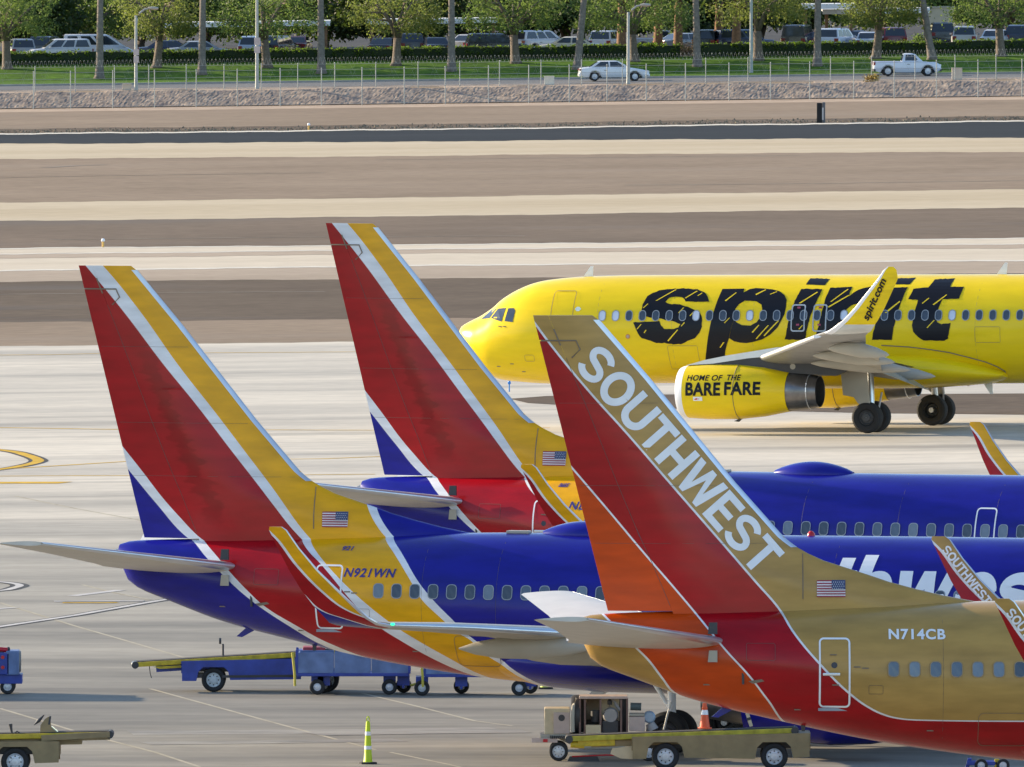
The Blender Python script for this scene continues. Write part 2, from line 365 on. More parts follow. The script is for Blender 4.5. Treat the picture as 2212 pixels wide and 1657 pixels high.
def ramp_mat():
    """grey concrete by the stands, paler towards the taxiway, streaked with use"""
    m = bpy.data.materials.new('apron_concrete'); t, b = nodes(m); N = t.nodes.new; L = t.links.new
    g = N('ShaderNodeNewGeometry'); sx = N('ShaderNodeSeparateXYZ'); L(g.outputs['Position'], sx.inputs[0])
    def noise(sc_, st, det=5, ro=.6):
        mp = N('ShaderNodeMapping'); mp.inputs['Scale'].default_value = st; L(g.outputs['Position'], mp.inputs[0])
        n = N('ShaderNodeTexNoise'); n.inputs['Scale'].default_value = sc_; n.inputs['Detail'].default_value = det; n.inputs['Roughness'].default_value = ro; L(mp.outputs[0], n.inputs['Vector']); return n.outputs['Fac']
    def rng_(x, a, b_, c, d):
        r = N('ShaderNodeMapRange'); L(x, r.inputs[0]); r.inputs[1].default_value, r.inputs[2].default_value, r.inputs[3].default_value, r.inputs[4].default_value = a, b_, c, d; return r.outputs[0]
    def mix(f, a, b_):
        x = N('ShaderNodeMix'); x.data_type = 'RGBA'; L(f, x.inputs[0])
        for i, c in ((6, a), (7, b_)):
            if isinstance(c, tuple): x.inputs[i].default_value = c + (1,)
            else: L(c, x.inputs[i])
        return x.outputs[2]
    far_y = N('ShaderNodeMath'); far_y.operation = 'MULTIPLY_ADD'; L(noise(.03, (.4, 1.2, 1)), far_y.inputs[0]); far_y.inputs[1].default_value = 130; L(sx.outputs[1], far_y.inputs[2])
    new = rng_(far_y.outputs[0], 650, 800, 0, 1)  # share of the paler tone, growing with distance from the stands
    grey = mix(rng_(noise(.13, (.35, 1.3, 1), 7), .34, .66, 0, 1), (.155, .145, .126), (.32, .295, .245))
    pale = mix(rng_(noise(.06, (.35, 1.2, 1), 7), .34, .62, 0, 1), (.37, .345, .30), (.62, .565, .47))
    c = mix(new, grey, pale)
    c = mix(rng_(noise(.10, (.16, 1.6, 1), 6, .7), .53, .72, 0, .7), c, (.15, .142, .13))       # rubber and fluid streaks
    fine = rng_(noise(.9, (1, 1, 1), 4), .3, .7, .92, 1.08)
    hv = N('ShaderNodeHueSaturation'); L(c, hv.inputs['Color']); L(fine, hv.inputs['Value']); L(hv.outputs[0], b.inputs['Base Color'])
    b.inputs['Roughness'].default_value = .75; b.inputs['Specular IOR Level'].default_value = .12; return m
G_ramp = ramp_mat()
M_chalk = surf_mat('worn_white_line', (0.52, 0.49, 0.42), (0.70, 0.66, 0.57), 0.6, 0.8)

base = strip('ground', 40, 5200, G_dirt, -0.03, rows=[40, 300, 600] + list(range(605, 705, 5)) + [1000, 1402, 1405.2, 1449, 1459, 1700, 2600, 5200])
e_tan, e_ob, e_sh, e_rw, e_br = Edge(1385, 1340), Edge(1289, 1256), Edge(1129, 1093), Edge(1082, 1040), Edge(994, 952)
e_c2, e_t2, e_c1, e_dr, e_kt = Edge(885.6, 831), Edge(810, 758), Edge(635, 606), Edge(575.6, 550), Edge(541, 488)
sub = lambda e, d: (lambda x: e(x) + d)
strip('apron', 60, e_tan, G_ramp, ny=60)
strip('airfield_dirt', e_tan, e_ob, G_dirt2)
strip('oiled_shoulder', e_ob, e_sh, G_brown2)
strip('runway_shoulder', e_sh, e_rw, G_shldr)
strip('runway', e_rw, e_br, G_conc)
strip('runway_edge_line', sub(e_rw, -1.0), sub(e_rw, 1.2), M_chalk, 0.008)
strip('tyre_worn_band', sub(e_rw, 22), sub(e_rw, 29), G_shldr, 0.008)
strip('runway_edge_line', sub(e_rw, 29.5), sub(e_rw, 31), M_chalk, 0.008)
strip('runway_edge_line', sub(e_br, -2.0), sub(e_br, -.5), M_chalk, 0.008)
strip('gravel_infield', e_br, e_c2, G_brown)
strip('taxiway', e_c2, e_t2, G_cream)
strip('airfield_dirt', e_t2, e_c1, G_dirt2)
strip('taxiway', e_c1, e_dr, G_cream)
strip('service_road', e_dr, e_kt, G_asph)
strip('service_road_kerb', sub(e_kt, -.5), sub(e_kt, 3.2), M_chalk, 0.02)
strip('weedy_verge', sub(e_kt, 4), sub(e_kt, 18), G_brown2, 0.008)
strip('airfield_dirt', sub(e_kt, 3), 1391, G_dirt2, 0.0)
strip('sandy_verge', 1391, 1402, G_sand, 0.0)
# dirt island between the taxiways, right of the middle
isl = [(1100, 862), (1180, 856), (1500, 852), (1900, 852), (2300, 850), (2700, 846), (2700, 894), (2300, 897), (1900, 893), (1500, 884), (1250, 877), (1140, 871)]
b = MB(); vs = [gp(u, v) for u, v in isl]; b.add([(p.x, p.y, p.z + .012) for p in vs], [list(range(len(vs)))])
tag(b.build('gravel_island', G_brown2), kind='structure')
# stone-faced bank, street, lawn and car park terraces
bank = MB(); r0 = random.Random(5); nx, ny = 900, 15; vs = []
for j in range(ny):
    for i in range(nx):
        x = -62 + 124 * i / (nx - 1); y = 1401.6 + 4.2 * j / (ny - 1)
        hgt = terr(x, 1390) + max(0.0, min(1.0, (y - 1402) / 3.2))
        q = (r0.random() - .5) * .05 if 0 < j < ny - 1 else 0
        vs.append((x + (r0.random() - .5) * .1, y + q * .8, hgt + .05 + q + (.05 * math.sin(x * .9) * math.sin(x * .41 + 1) if j else 0)))
bank.add(vs, [(j * nx + i, j * nx + i + 1, (j + 1) * nx + i + 1, (j + 1) * nx + i) for j in range(ny - 1) for i in range(nx - 1)])
G_rock = surf_mat('bank_stones', (0.186, 0.157, 0.144), (0.428, 0.331, 0.246), 1.1, 0.95, 3.0, 0.28)
tag(bank.build('stone_bank', G_rock), kind='structure')
strip('sandy_verge', 1405.2, 1417, G_sand, 0.0, wob=.8, seed=16)
strip('street', 1417, 1433, G_road, 0.0, wob=.4, seed=17)
b = MB()
for i in range(40):
    x = -64 + i * 3.2; b.add([(x, 1432.7, terr(x, 1440)), (x + 3.2, 1432.7, terr(x + 3.2, 1440)), (x + 3.2, 1432.7, terr(x + 3.2, 1440) + .13), (x, 1432.7, terr(x, 1440) + .13), (x + 3.2, 1433.2, terr(x + 3.2, 1440) + .13), (x, 1433.2, terr(x, 1440) + .13)], [(0, 1, 2, 3), (3, 2, 4, 5)])
tag(b.build('street_kerb', mat('kerb_concrete', (.32, .31, .29), .9)), kind='structure')
strip('lawn', 1433.2, 1461, G_lawn, 0.03, seed=18, rows=[1433.2, 1441, 1449, 1452, 1455, 1459, 1461])
strip('car_park', 1461, 1640, surf_mat('car_park_asphalt', (0.045, 0.045, 0.048), (0.075, 0.072, 0.07), 0.1, 0.85), 0.0)
strip('desert_soil', 1640, 2600, G_dirt, 0.02)

# painted lines and joints on the apron
M_yline = surf_mat('taxi_line_yellow', (0.50, 0.31, 0.03), (0.62, 0.39, 0.045), 0.8, 0.8, 2.5, .2)
M_bline = surf_mat('line_black_border', (0.05, 0.05, 0.055), (0.10, 0.10, 0.10), 0.8, 0.85)
M_gline = surf_mat('line_grey', (0.42, 0.41, 0.40), (0.58, 0.56, 0.53), 0.5, 0.8)
M_joint = surf_mat('pale_joint', (0.34, 0.31, 0.24), (0.46, 0.42, 0.33), 0.5, 0.85)
def ribbon(name, path, wd, m, dz=.006, jit=0.0):
    """a painted line of constant width through ground points"""
    P = []
    for k in range(len(path) - 1):
        a, c = Vector(path[k]), Vector(path[k + 1]); n = max(1, int((c - a).length / 4))
        P += [a.lerp(c, i / n) for i in range(n)]
    P.append(Vector(path[-1])); vs = []
    for i, p in enumerate(P):
        d = (P[min(i + 1, len(P) - 1)] - P[max(i - 1, 0)]); d.z = 0; d.normalize(); n = Vector((-d.y, d.x, 0)) * wd / 2
        for q in (p + n, p - n): vs.append((q.x, q.y, terr(q.x, q.y) + dz))
    b = MB().add(vs, [(2 * i, 2 * i + 1, 2 * i + 3, 2 * i + 2) for i in range(len(P) - 1)])
    return tag(b.build(name, m), kind='structure')
def gpath(pts): return [gp(sp(u), sp(v)) for u, v in pts]
def spline(pts, n=6):
    P = [Vector(p) for p in pts]; out = []
    for i in range(len(P) - 1):
        p0, p1, p2, p3 = P[max(i - 1, 0)], P[i], P[i + 1], P[min(i + 2, len(P) - 1)]
        for k in range(n):
            t = k / n; out.append(.5 * ((2 * p1) + (p2 - p0) * t + (2 * p0 - 5 * p1 + 4 * p2 - p3) * t * t + (3 * p1 - p0 - 3 * p2 + p3) * t ** 3))
    out.append(P[-1]); return out
loop = spline(gpath([(-400, 1790), (-100, 1795), (40, 1806), (110, 1823), (148, 1838), (150, 1848), (110, 1860), (20, 1876), (-120, 1890), (-400, 1900)]))
ribbon('taxi_line_border', loop, .72, M_bline, .008); ribbon('taxi_line', loop, .42, M_yline, .012)
for pts in ([(-300, 1424), (200, 1420), (500, 1413), (900, 1412), (1500, 1408), (2300, 1404)], [(-300, 1708), (100, 1713), (470, 1719), (1500, 1722), (2200, 1712)],
            [(-200, 1890), (170, 1868), (520, 1846), (1300, 1836), (2000, 1808)], [(-200, 1907), (300, 1904), (900, 1903), (1500, 1898)]):
    ribbon('taxi_line', gpath(pts), .34, M_yline, .008)
ribbon('taxi_line', gpath([(-200, 1935), (60, 1932), (200, 1932), (262, 1932)]), 1.6, M_yline, .01)
lp2 = spline(gpath([(-300, 2322), (-60, 2326), (40, 2333), (78, 2342), (60, 2352), (0, 2364), (-200, 2378)]))
ribbon('lead_in_line_border', lp2, .6, M_bline, .008); ribbon('lead_in_line', lp2, .26, M_gline, .012)
q = gpath([(-300, 2560), (0, 2508), (300, 2463), (600, 2410), (1100, 2330)]); ribbon('lead_in_line_border', q, .5, M_bline, .008); ribbon('lead_in_line', q, .26, M_gline, .012)
q = gpath([(215, 2407), (400, 2406), (575, 2406)]); ribbon('stand_bar_border', q, .9, M_bline, .008); ribbon('stand_bar', q, .55, M_gline, .012)
ribbon('stand_bar', gpath([(250, 2413), (400, 2413), (470, 2412)]), .45, M_yline, .014)
ribbon('lead_in_line', gpath([(290, 2385), (400, 2372), (480, 2362)]), .4, M_gline, .010); ribbon('lead_in_line', gpath([(-100, 2443), (60, 2432)]), .35, M_gline, .010)
for pts in ([(60, 1985), (300, 2035), (560, 2082), (900, 2150)], [(600, 2756), (760, 2800), (950, 2852), (1200, 2920), (1500, 3000)], [(1450, 2775), (1650, 2822), (1900, 2885), (2050, 2905)],
            [(0, 2412), (300, 2505), (560, 2580), (900, 2680)], [(0, 2835), (150, 2880), (330, 2935), (620, 3010), (800, 3069)], [(1560, 3010), (1800, 3060), (1900, 3085)], [(330, 2340), (450, 2370), (600, 2400)]):
    ribbon('pavement_joint', gpath(pts), .12, M_joint, .006)
# dark fluid streaks left where aircraft park
M_stain = surf_mat('oil_stain', (0.20, 0.185, 0.165), (0.34, 0.315, 0.27), 0.5, 0.65, 1.0, .15, streak=(.25, 1.2, 1))
for k, (pts, wd) in enumerate([([(520, 2932), (900, 2930), (1500, 2926), (2000, 2918)], 2.2), ([(580, 2975), (1000, 2970), (1600, 2962)], 1.6), ([(1250, 2938), (1700, 2930), (2100, 2926)], 1.8)]):
    ribbon('oil_stain', gpath(pts), wd, M_stain, .004 + .003 * k)

# ------------------------------------------------------------------ aircraft helpers
def yt(t): return 5 * (.2969 * math.sqrt(max(t, 0)) - .126 * t - .3516 * t * t + .2843 * t ** 3 - .1036 * t ** 4)
def aero(secs, t0=0.0, t1=1.0, n=12, off=0.0, sgn=-1):
    """wing-like body; secs: (leading edge point, chord, thickness ratio, thickness direction); the chord runs along sgn*x"""
    rings = []
    ts = [t0 + (t1 - t0) * (k / n) ** 1.6 for k in range(n + 1)]
    for le, c, tr, nv in secs:
        le = Vector(le); nv = Vector(nv).normalized(); up = [le + Vector((sgn * t * c, 0, 0)) + nv * (yt(t) * c * tr + off) for t in ts]
        lo = [le + Vector((sgn * t * c, 0, 0)) - nv * (yt(t) * c * tr + off) for t in ts]
        rings.append(up[::-1] + lo[1:] if t0 == 0 else up[::-1] + lo)
    return MB().loft(rings, True)
def span_norm(pts, side):
    """thickness directions along a span given as (y, z) points"""
    out = []
    for i in range(len(pts)):
        a, c = pts[max(i - 1, 0)], pts[min(i + 1, len(pts) - 1)]
        dy, dz = c[0] - a[0], c[1] - a[1]; l = math.hypot(dy, dz) or 1
        out.append((0, -dz / l * side * side if False else -dz / l, dy / l))
    return out
def fuse_rings(tab, x0, x1, step, n=56):
    rings = []; k = int(abs(x1 - x0) / step)
    for i in range(k + 1):
        x = x0 + (x1 - x0) * i / k; zt, zb, hw = (interp(x, tab, j) for j in (1, 2, 3)); zc, h = (zt + zb) / 2, (zt - zb) / 2
        rings.append([(x, hw * math.sin(2 * math.pi * q / n), zc + h * math.cos(2 * math.pi * q / n)) for q in range(n)])
    return rings
def smooth_tab(tab):
    """Catmull-Rom refinement of a station table so that the hull has no visible knuckles"""
    out = []
    for i in range(len(tab) - 1):
        p0, p1, p2, p3 = tab[max(i - 1, 0)], tab[i], tab[i + 1], tab[min(i + 2, len(tab) - 1)]
        n = 5
        for k in range(n):
            x = p1[0] + (p2[0] - p1[0]) * k / n; h = p2[0] - p1[0]; row = [x]; t = k / n
            for j in range(1, 4):
                m1 = (p2[j] - p0[j]) / (p2[0] - p0[0]) * h if p2[0] != p0[0] else 0
                m2 = (p3[j] - p1[j]) / (p3[0] - p1[0]) * h if p3[0] != p1[0] else 0
                row.append((2 * t ** 3 - 3 * t * t + 1) * p1[j] + (t ** 3 - 2 * t * t + t) * m1 + (-2 * t ** 3 + 3 * t * t) * p2[j] + (t ** 3 - t * t) * m2)
            out.append(tuple(row))
    out.append(tab[-1]); return out
def hull_y(tab, x, z):
    zt, zb, hw = (interp(x, tab, j) for j in (1, 2, 3)); zc, h = (zt + zb) / 2, (zt - zb) / 2
    return hw * math.sqrt(max(0.0, 1 - ((z - zc) / h) ** 2))
def flag(parent, x0, z0, wd, ht, yf):
    """national flag decal, canton towards the nose"""
    f = thing_part = None
    bm = {}
    def rect(name, a0, a1, b0, b1, m, lift):
        b = MB(); nn = 4
        vs = [(x0 + wd * (a0 + (a1 - a0) * i / nn), yf(x0 + wd * (a0 + (a1 - a0) * i / nn), z0 + ht * q) - lift, z0 + ht * q) for q in (b0, b1) for i in range(nn + 1)]
        b.add(vs, [(i, i + 1, nn + 2 + i, nn + 1 + i) for i in range(nn)]); return b
    b = rect('flag', 0, 1, 0, 1, None, 0.0); fl = b.build('flag', M_white, parent)
    red = MB()
    for k in range(7):
        c = rect('s', 0, 1 if k < 3.4 else .53, (2 * k) / 13, (2 * k + 1) / 13, None, .004); red.add(c.v, c.f)
    red.build('flag_stripe', M_flagred, fl)
    c = rect('canton', .52, 1, 6 / 13, 1, None, .008); c.build('flag_canton', M_flagblue, fl)
    st = MB()
    for i in range(6):
        for j in range(4):
            px, pz = x0 + wd * (.55 + .42 * (i + .5 * (j % 2)) / 5.8), z0 + ht * (.52 + .12 * j)
            y = yf(px, pz) - .012; st.add([(px - .012, y, pz), (px, y, pz - .012), (px + .012, y, pz), (px, y, pz + .012)], [(0, 1, 2, 3)])
    st.build('flag_star', M_white, fl)
    return fl

# ------------------------------------------------------------------ twin-jet airliner with blended winglets
FIN_LE = [(12.55, 1.42), (12.42, 1.62), (11.0, 2.85), (9.25, 4.28), (8.47, 4.92), (7.5, 5.78), (7.16, 6.08), (6.93, 6.36), (6.67, 6.82), (6.52, 7.2), (6.33, 7.85), (6.04, 8.7), (5.87, 9.35), (5.67, 10.2), (5.55, 10.9), (4.6, 11.2)]
FIN_LE = FIN_LE[::-1]
def fin_te(z): return (12.57 - z) * 1.84 / 7.27
def fin_h(x, z):
    le = interp(z, FIN_LE, 1); d = max(0.0, le - x); te = fin_te(z)
    hm = interp(z, [(4.5, .34), (6.2, .30), (12.6, .13)], 1)
    a = math.sqrt(min(1.0, d / 2.2)); bq = min(1.0, max(0.0, (x - te) / 2.2 + .12))
    return max(.012, hm * a * bq)
def jet(origin, psi, name, label, paint, wing_paint, plug=0.0, text=None, textmat=None, side_no=None, windows=None, desert=False, big_word=None, dome=False, exit_plug=None):
    t = thing(name, (origin[0], origin[1], 0), psi, label, 'airplane')
    p = plug
    tab = [(1.15, 5.18, 4.74, .2), (1.3, 5.24, 4.35, .34), (1.6, 5.28, 4.06, .46), (2.4, 5.32, 3.74, .64), (4, 5.36, 3.17, .95), (6, 5.4, 2.68, 1.3), (8, 5.47, 2.25, 1.58), (10, 5.56, 1.93, 1.78), (12, 5.6, 1.70, 1.87), (14, 5.6, 1.6, 1.88),
           (28 + p, 5.6, 1.6, 1.88), (30 + p, 5.5, 1.62, 1.8), (31.3 + p, 5.0, 1.75, 1.6), (32.3 + p, 4.35, 2.05, 1.25), (33.1 + p, 3.85, 2.5, .8), (33.5 + p, 3.5, 2.9, .3)]
    tab = smooth_tab(tab)
    MB().loft(fuse_rings(tab, 1.15, 33.5 + p, .25), True).build('fuselage', paint, t, True)
    hy = lambda x, z: -hull_y(tab, x, z)
    # tail cone exhaust
    MB().lathe([(1.0, .17), (1.16, .24), (1.3, .30)], (0, 0, 4.86), 'x', 20).build('exhaust_pipe', M_exh, t, True)
    MB().lathe([(1.005, .001), (1.005, .165)], (0, 0, 4.86), 'x', 20).build('exhaust_opening', M_hub, t)
    # vertical fin with its dorsal fillet, rudder, metal leading edge
    def fin_rings(f0, f1, z0, z1, off=0.0, n=16, nz=46):
        rings = []
        for i in range(nz + 1):
            z = z0 + (z1 - z0) * i / nz; le, te = interp(z, FIN_LE, 1), fin_te(z)
            a = f0(z, le, te); c = f1(z, le, te); xs = [a + (c - a) * (k / n) for k in range(n + 1)]
            if a == le: xs = [a + (c - a) * (k / n) ** 1.8 for k in range(n + 1)]
            up = [(x, fin_h(x, z) + off, z) for x in xs]; lo = [(x, -fin_h(x, z) - off, z) for x in xs]
            if a == le: up[0] = (le + off, 0, z); lo[0] = (le + off, 0, z)
            rings.append(up[::-1] + lo[1:] if a == le else up[::-1] + lo)
        return MB().loft(rings, True)
    hinge = lambda z, le, te: te + .26 * (min(le, 1.42 + (12.55 - z) * .89) - te)
    hz = lambda z, le, te: hinge(z, le, te) - .004
    fin_rings(lambda z, le, te: le, hinge, 4.7, 12.53).build('vertical_fin', paint, t, True)
    fin_rings(hz, lambda z, le, te: te, 5.36, 11.9, n=8).build('rudder', paint, t, True)
    fin_rings(hz, lambda z, le, te: te, 11.93, 12.53, n=8, nz=4).build('rudder_horn', paint, t, True)
    fin_rings(lambda z, le, te: le, lambda z, le, te: le - .15, 6.9, 12.42, .006, 6).build('fin_leading_edge', M_alu, t, True)
    MB().tube([(hinge(z, interp(z, FIN_LE, 1), fin_te(z)) - .01, -fin_h(hinge(z, interp(z, FIN_LE, 1), fin_te(z)), z) - .002, z) for z in (12.2, 11.8)], .018, 6).build('rudder_seam', M_seal, t)
    MB().tube([(x, -fin_h(x, 11.915) - .004, 11.915) for x in (.2, .7, 1.05)] + [(1.15, -fin_h(1.15, 11.7) - .004, 11.7), (.95, -fin_h(.95, 11.5) - .004, 11.5)], .02, 6).build('rudder_seam', M_seal, t)
    MB().box((2.6, -fin_h(2.6, 9.3) - .005, 9.3), (.55, .03, .05)).build('hinge_fairing', paint, t)
    # horizontal stabilisers
    for s in (-1, 1):
        secs = [((4.6 - .5 * max(0, .9 - y), s * y, 4.62 + .13 * (y - .6)), c, .095, (0, 0, 1)) for y, c in ((.5, 4.0), (1.3, 3.55), (4, 2.45), (7.0, 1.42), (7.18, 1.25))]
        secs = [((4.78 - .545 * (y - .6), s * y, 4.62 + .13 * (y - .6)), c, .095, (0, 0, 1)) for (_, c, _, _), y in zip(secs, (.5, 1.3, 4, 7.0, 7.18))]
        st = aero(secs).build('horizontal_stabiliser', mat('stabiliser_white', (.60, .575, .52), .4, var=.06), t, True)
        aero(secs, 0, .05, 5, .006).build('leading_edge', M_alu, st, True)
    for z in (4.98, 4.30): MB().prism([(4.22, z - .14), (4.45, z - .14), (4.45, z + .14), (4.25, z + .14)], -1.12, -1.06).build('stabiliser_seal_plate', M_dark if z > 4.5 else M_lgrey, t)
    # wings, winglets, fairings, engines
    for s in (-1, 1):
        wy = [(1.2, 21.6, 2.15, 7.6), (1.9, 21.25, 2.28, 7.2), (5.8, 18.95, 2.92, 4.75), (10, 16.75, 3.42, 3.42), (14, 14.7, 3.74, 2.3), (16.6, 13.36, 3.90, 1.5)]
        secs = [((x + p, s * y, z), c, .115, (0, -.1 * s, 1)) for y, x, z, c in wy]
        wg = aero(secs).build('wing', M_lgrey, t, True)
        aero(secs, 0, .035, 5, .006).build('leading_edge', M_alu, wg, True)
        wl = [(16.6, 13.36, 3.88, 1.5), (17.0, 13.1, 3.96, 1.33), (17.3, 12.9, 4.12, 1.18), (17.48, 12.6, 4.42, 1.12), (17.6, 12.18, 4.84, 1.0), (17.7, 11.68, 5.33, .78), (17.8, 11.22, 5.88, .58), (17.87, 10.9, 6.35, .48), (17.88, 10.78, 6.43, .34)]
        nv = span_norm([(a[0], a[2]) for a in wl], 1)
        secs = [((x + p, s * y, z), c, .085, (0, n[1] * s, n[2])) for (y, x, z, c), n in zip(wl, nv)]
        wlo = aero(secs).build('winglet', wing_paint, t, True)
        aero(secs, 0, .07, 5, .005).build('leading_edge', M_alu, wlo, True)
        for y, xa, xb, zz in ((10.6, 13.4, 17.0, 3.02), (7.4, 14.0, 18.2, 2.72)):
            pr = [(0, .015), (.12, .13), (.3, .22), (.55, .25), (.8, .2), (.95, .1), (1, .02)]
            rings = [[(xa + p + (xb - xa) * a, s * y + r_ * .75 * math.cos(q * math.pi / 7), zz + .02 + .1 * a + r_ * 1.25 * math.sin(q * math.pi / 7)) for q in range(14)] for a, r_ in pr]
            MB().loft(rings).build('flap_track_fairing', M_lgrey, t, True)
        en = MB().lathe([(23.3, .86), (23.42, .93), (23.35, 1.0), (22.9, 1.08), (21.8, 1.12), (20.6, 1.02), (19.6, .86)], (p, s * 4.83, 1.5), 'x', 30).build('engine', paint if not desert else M_lgrey, t, True)
        MB().lathe([(19.7, .62), (19.0, .5), (18.4, .4)], (p, s * 4.83, 1.45), 'x', 24).build('nozzle', M_exh, en, True)
        MB().lathe([(22.6, .001), (22.6, .87)], (p, s * 4.83, 1.5), 'x', 24).build('fan', M_dark, en)
        MB().prism([(23 + p, 2.45), (17.6 + p, 2.7), (18 + p, 2.2), (20 + p, 2.0), (22.6 + p, 2.35)], s * 4.83 - .16, s * 4.83 + .16).build('pylon', M_lgrey, t)
        mg = MB().tube([(17 + p, s * 2.9, 2.4), (17 + p, s * 2.86, .56)], .11, 10).tube([(17 + p, s * 2.4, .56), (17 + p, s * 3.35, .56)], .09, 10).tube([(17 + p, s * 2.86, 1.1), (16.2 + p, s * 2.6, 2.2)], .06, 8).build('main_gear_leg', M_white, t, True)
        for q in (-.43, .43): wheel('main_wheel', (17 + p, s * 2.86 + q, .56), .565, .40, mg, s if abs(s * 2.86 + q) > 2.86 else s, M_hub, rimr=.5)
    fr = MB().loft([[(x + p, hw * math.sin(2 * math.pi * q / 28), zc + h * math.cos(2 * math.pi * q / 28)) for q in range(28)] for x, hw, zc, h in ((11.8, 1.2, 2.3, .5), (12.8, 1.72, 2.25, .68), (14.4, 1.98, 2.2, .76), (18, 2.12, 2.2, .8), (21.5, 2.06, 2.2, .78), (23.2, 1.7, 2.25, .62), (24.4, 1.1, 2.3, .4))])
    fr.build('wing_fairing', paint, t, True)
    ng = MB().tube([(29.4 + p, 0, 2.2), (29.5 + p, 0, .36)], .08, 10).build('nose_gear_leg', M_white, t, True)
    for q in (-.22, .22): wheel('nose_wheel', (29.5 + p, q, .35), .35, .22, ng, 1 if q > 0 else -1)
    # cabin windows (near side), each with its pane
    zc = 4.01 if desert else 4.10
    FR = mat('window_surround_tan', (.26, .19, .11), .4) if desert else M_wframe
    def ringmesh(w_, h_, inner, m, lift, nm, xw=None):
        o = rrect(w_, h_, min(w_, h_) * .36); b = MB(); yy = lambda z: -hull_y(tab, xw or 16, zc + z)
        if inner:
            i_ = rrect(w_ - inner, h_ - inner, (min(w_, h_) - inner) * .36); n = len(o)
            b.add([(a, yy(z) - lift, zc + z) for a, z in o] + [(a, yy(z) - lift, zc + z) for a, z in i_], [(k, (k + 1) % n, n + (k + 1) % n, n + k) for k in range(n)])
        else: b.add([(a, yy(z) - lift, zc + z) for a, z in o], [list(range(len(o)))])
        me = bpy.data.meshes.new(nm); me.from_pydata(b.v, [], b.f); me.materials.append(m); return me
    mf, mg_ = ringmesh(.285, .39, .04, FR, .030, 'window'), ringmesh(.25, .355, 0, M_glass, .026, 'pane')
    for x in windows:
        a_, c_ = (mf, mg_) if x > 13 else (ringmesh(.285, .39, .04, FR, .020, 'window', x), ringmesh(.25, .355, 0, M_glass, .016, 'pane', x))
        wo_ = link('window', a_, t, (x, 0, 0)); pn = link('pane', c_, wo_); pn.material_slots[0].link = 'OBJECT'; pn.material_slots[0].material = rng.choice(M_panes)
    # doors outlined in white
    def outline(nm, x0, x1, z0, z1, wd, m, r_=.12):
        o = rrect(x1 - x0, z1 - z0, r_, 5); i_ = rrect(x1 - x0 - 2 * wd, z1 - z0 - 2 * wd, max(.03, r_ - wd), 5); cx, cz = (x0 + x1) / 2, (z0 + z1) / 2; n = len(o)
        def sub(L):
            out = []
            for k in range(len(L)):
                a, c = L[k], L[(k + 1) % len(L)]; m_ = max(1, int(math.hypot(c[0] - a[0], c[1] - a[1]) / .12))
                out += [(a[0] + (c[0] - a[0]) * q / m_, a[1] + (c[1] - a[1]) * q / m_) for q in range(m_)]
            return out
        # same subdivision on both loops
        oo, ii = [], []
        for k in range(n):
            m_ = max(1, int(math.hypot(o[(k + 1) % n][0] - o[k][0], o[(k + 1) % n][1] - o[k][1]) / .12))
            for q in range(m_):
                f = q / m_; oo.append(tuple(o[k][j] + (o[(k + 1) % n][j] - o[k][j]) * f for j in (0, 1))); ii.append(tuple(i_[k][j] + (i_[(k + 1) % n][j] - i_[k][j]) * f for j in (0, 1)))
        n = len(oo); pt = lambda a: (cx + a[0], hy(cx + a[0], cz + a[1]) - .012, cz + a[1])
        return MB().add([pt(a) for a in oo] + [pt(a) for a in ii], [(k, (k + 1) % n, n + (k + 1) % n, n + k) for k in range(n)]).build(nm, m, t)
    d = outline('service_door', 6.9, 7.66, 3.06, 4.76, .045, M_white)
    MB().box((7.2, hy(7.2, 3.88) - .02, 3.88), (.42, .05, .07), bev=.02).build('door_handle', M_alu, d)
    MB().lathe([(0, .001), (0, .075)], (7.27, hy(7.27, 4.1) - .012, 4.1), 'y', 16).build('door_window', M_glass, d)
    MB().box((7.28, hy(7.28, 3.03) - .005, 3.015), (.78, .05, .07)).build('door_sill', M_wframe, d)
    outline('cargo_door', 10.75, 11.95, 2.12, 2.95, .012, M_seal, .14); outline('access_panel', 5.15, 5.85, 4.2, 4.62, .008, M_seam2, .05); outline('access_panel', 8.1, 8.45, 3.4, 3.62, .008, M_seam2, .04)
    for px_, pz_ in ((7.82, 4.06), (8.02, 4.03), (7.3, 3.62), (7.25, 4.35), (6.4, 3.0), (9.6, 2.5), (4.2, 3.6)): MB().box((px_, hy(px_, pz_) - .008, pz_), (.16, .02, .03)).build('stencil_mark', M_seal, t)
    if exit_plug: outline('overwing_exit', exit_plug, exit_plug + .62, 3.75, 4.75, .04, M_white)
    # panel seams on the fin root and the hull
    for xs_ in (9.9, 11.95, 15.2, 18.1, 21.0):
        zs_ = [2.3 + .22 * q for q in range(15)]
        MB().tube([(xs_, hy(xs_, z) - .001, z) for z in zs_ if z < 5.45], .0035, 5).build('skin_seam', M_seam2, t)
    for z, xa_ in ((10.4, .9), (8.4, 1.5), (7.0, 1.9)): MB().tube([(x, -fin_h(x, z) - .001, z) for x in [interp(z, FIN_LE, 1) - .3 - q * (interp(z, FIN_LE, 1) - .3 - fin_te(z) - .1) / 8 for q in range(9)]], .004, 5).build('skin_seam', M_seam2, t)
    MB().tube([(hinge(z, interp(z, FIN_LE, 1), fin_te(z)), -fin_h(hinge(z, interp(z, FIN_LE, 1), fin_te(z)), z) - .001, z) for z in [5.5 + .5 * q for q in range(13)]], .006, 5).build('rudder_gap', M_seam2, t)
    MB().tube([(6.55, -fin_h(6.55, z) - .004, z) for z in (6.75, 6.4, 6.0, 5.65)], .014, 6).build('panel_seam', M_seal, t)
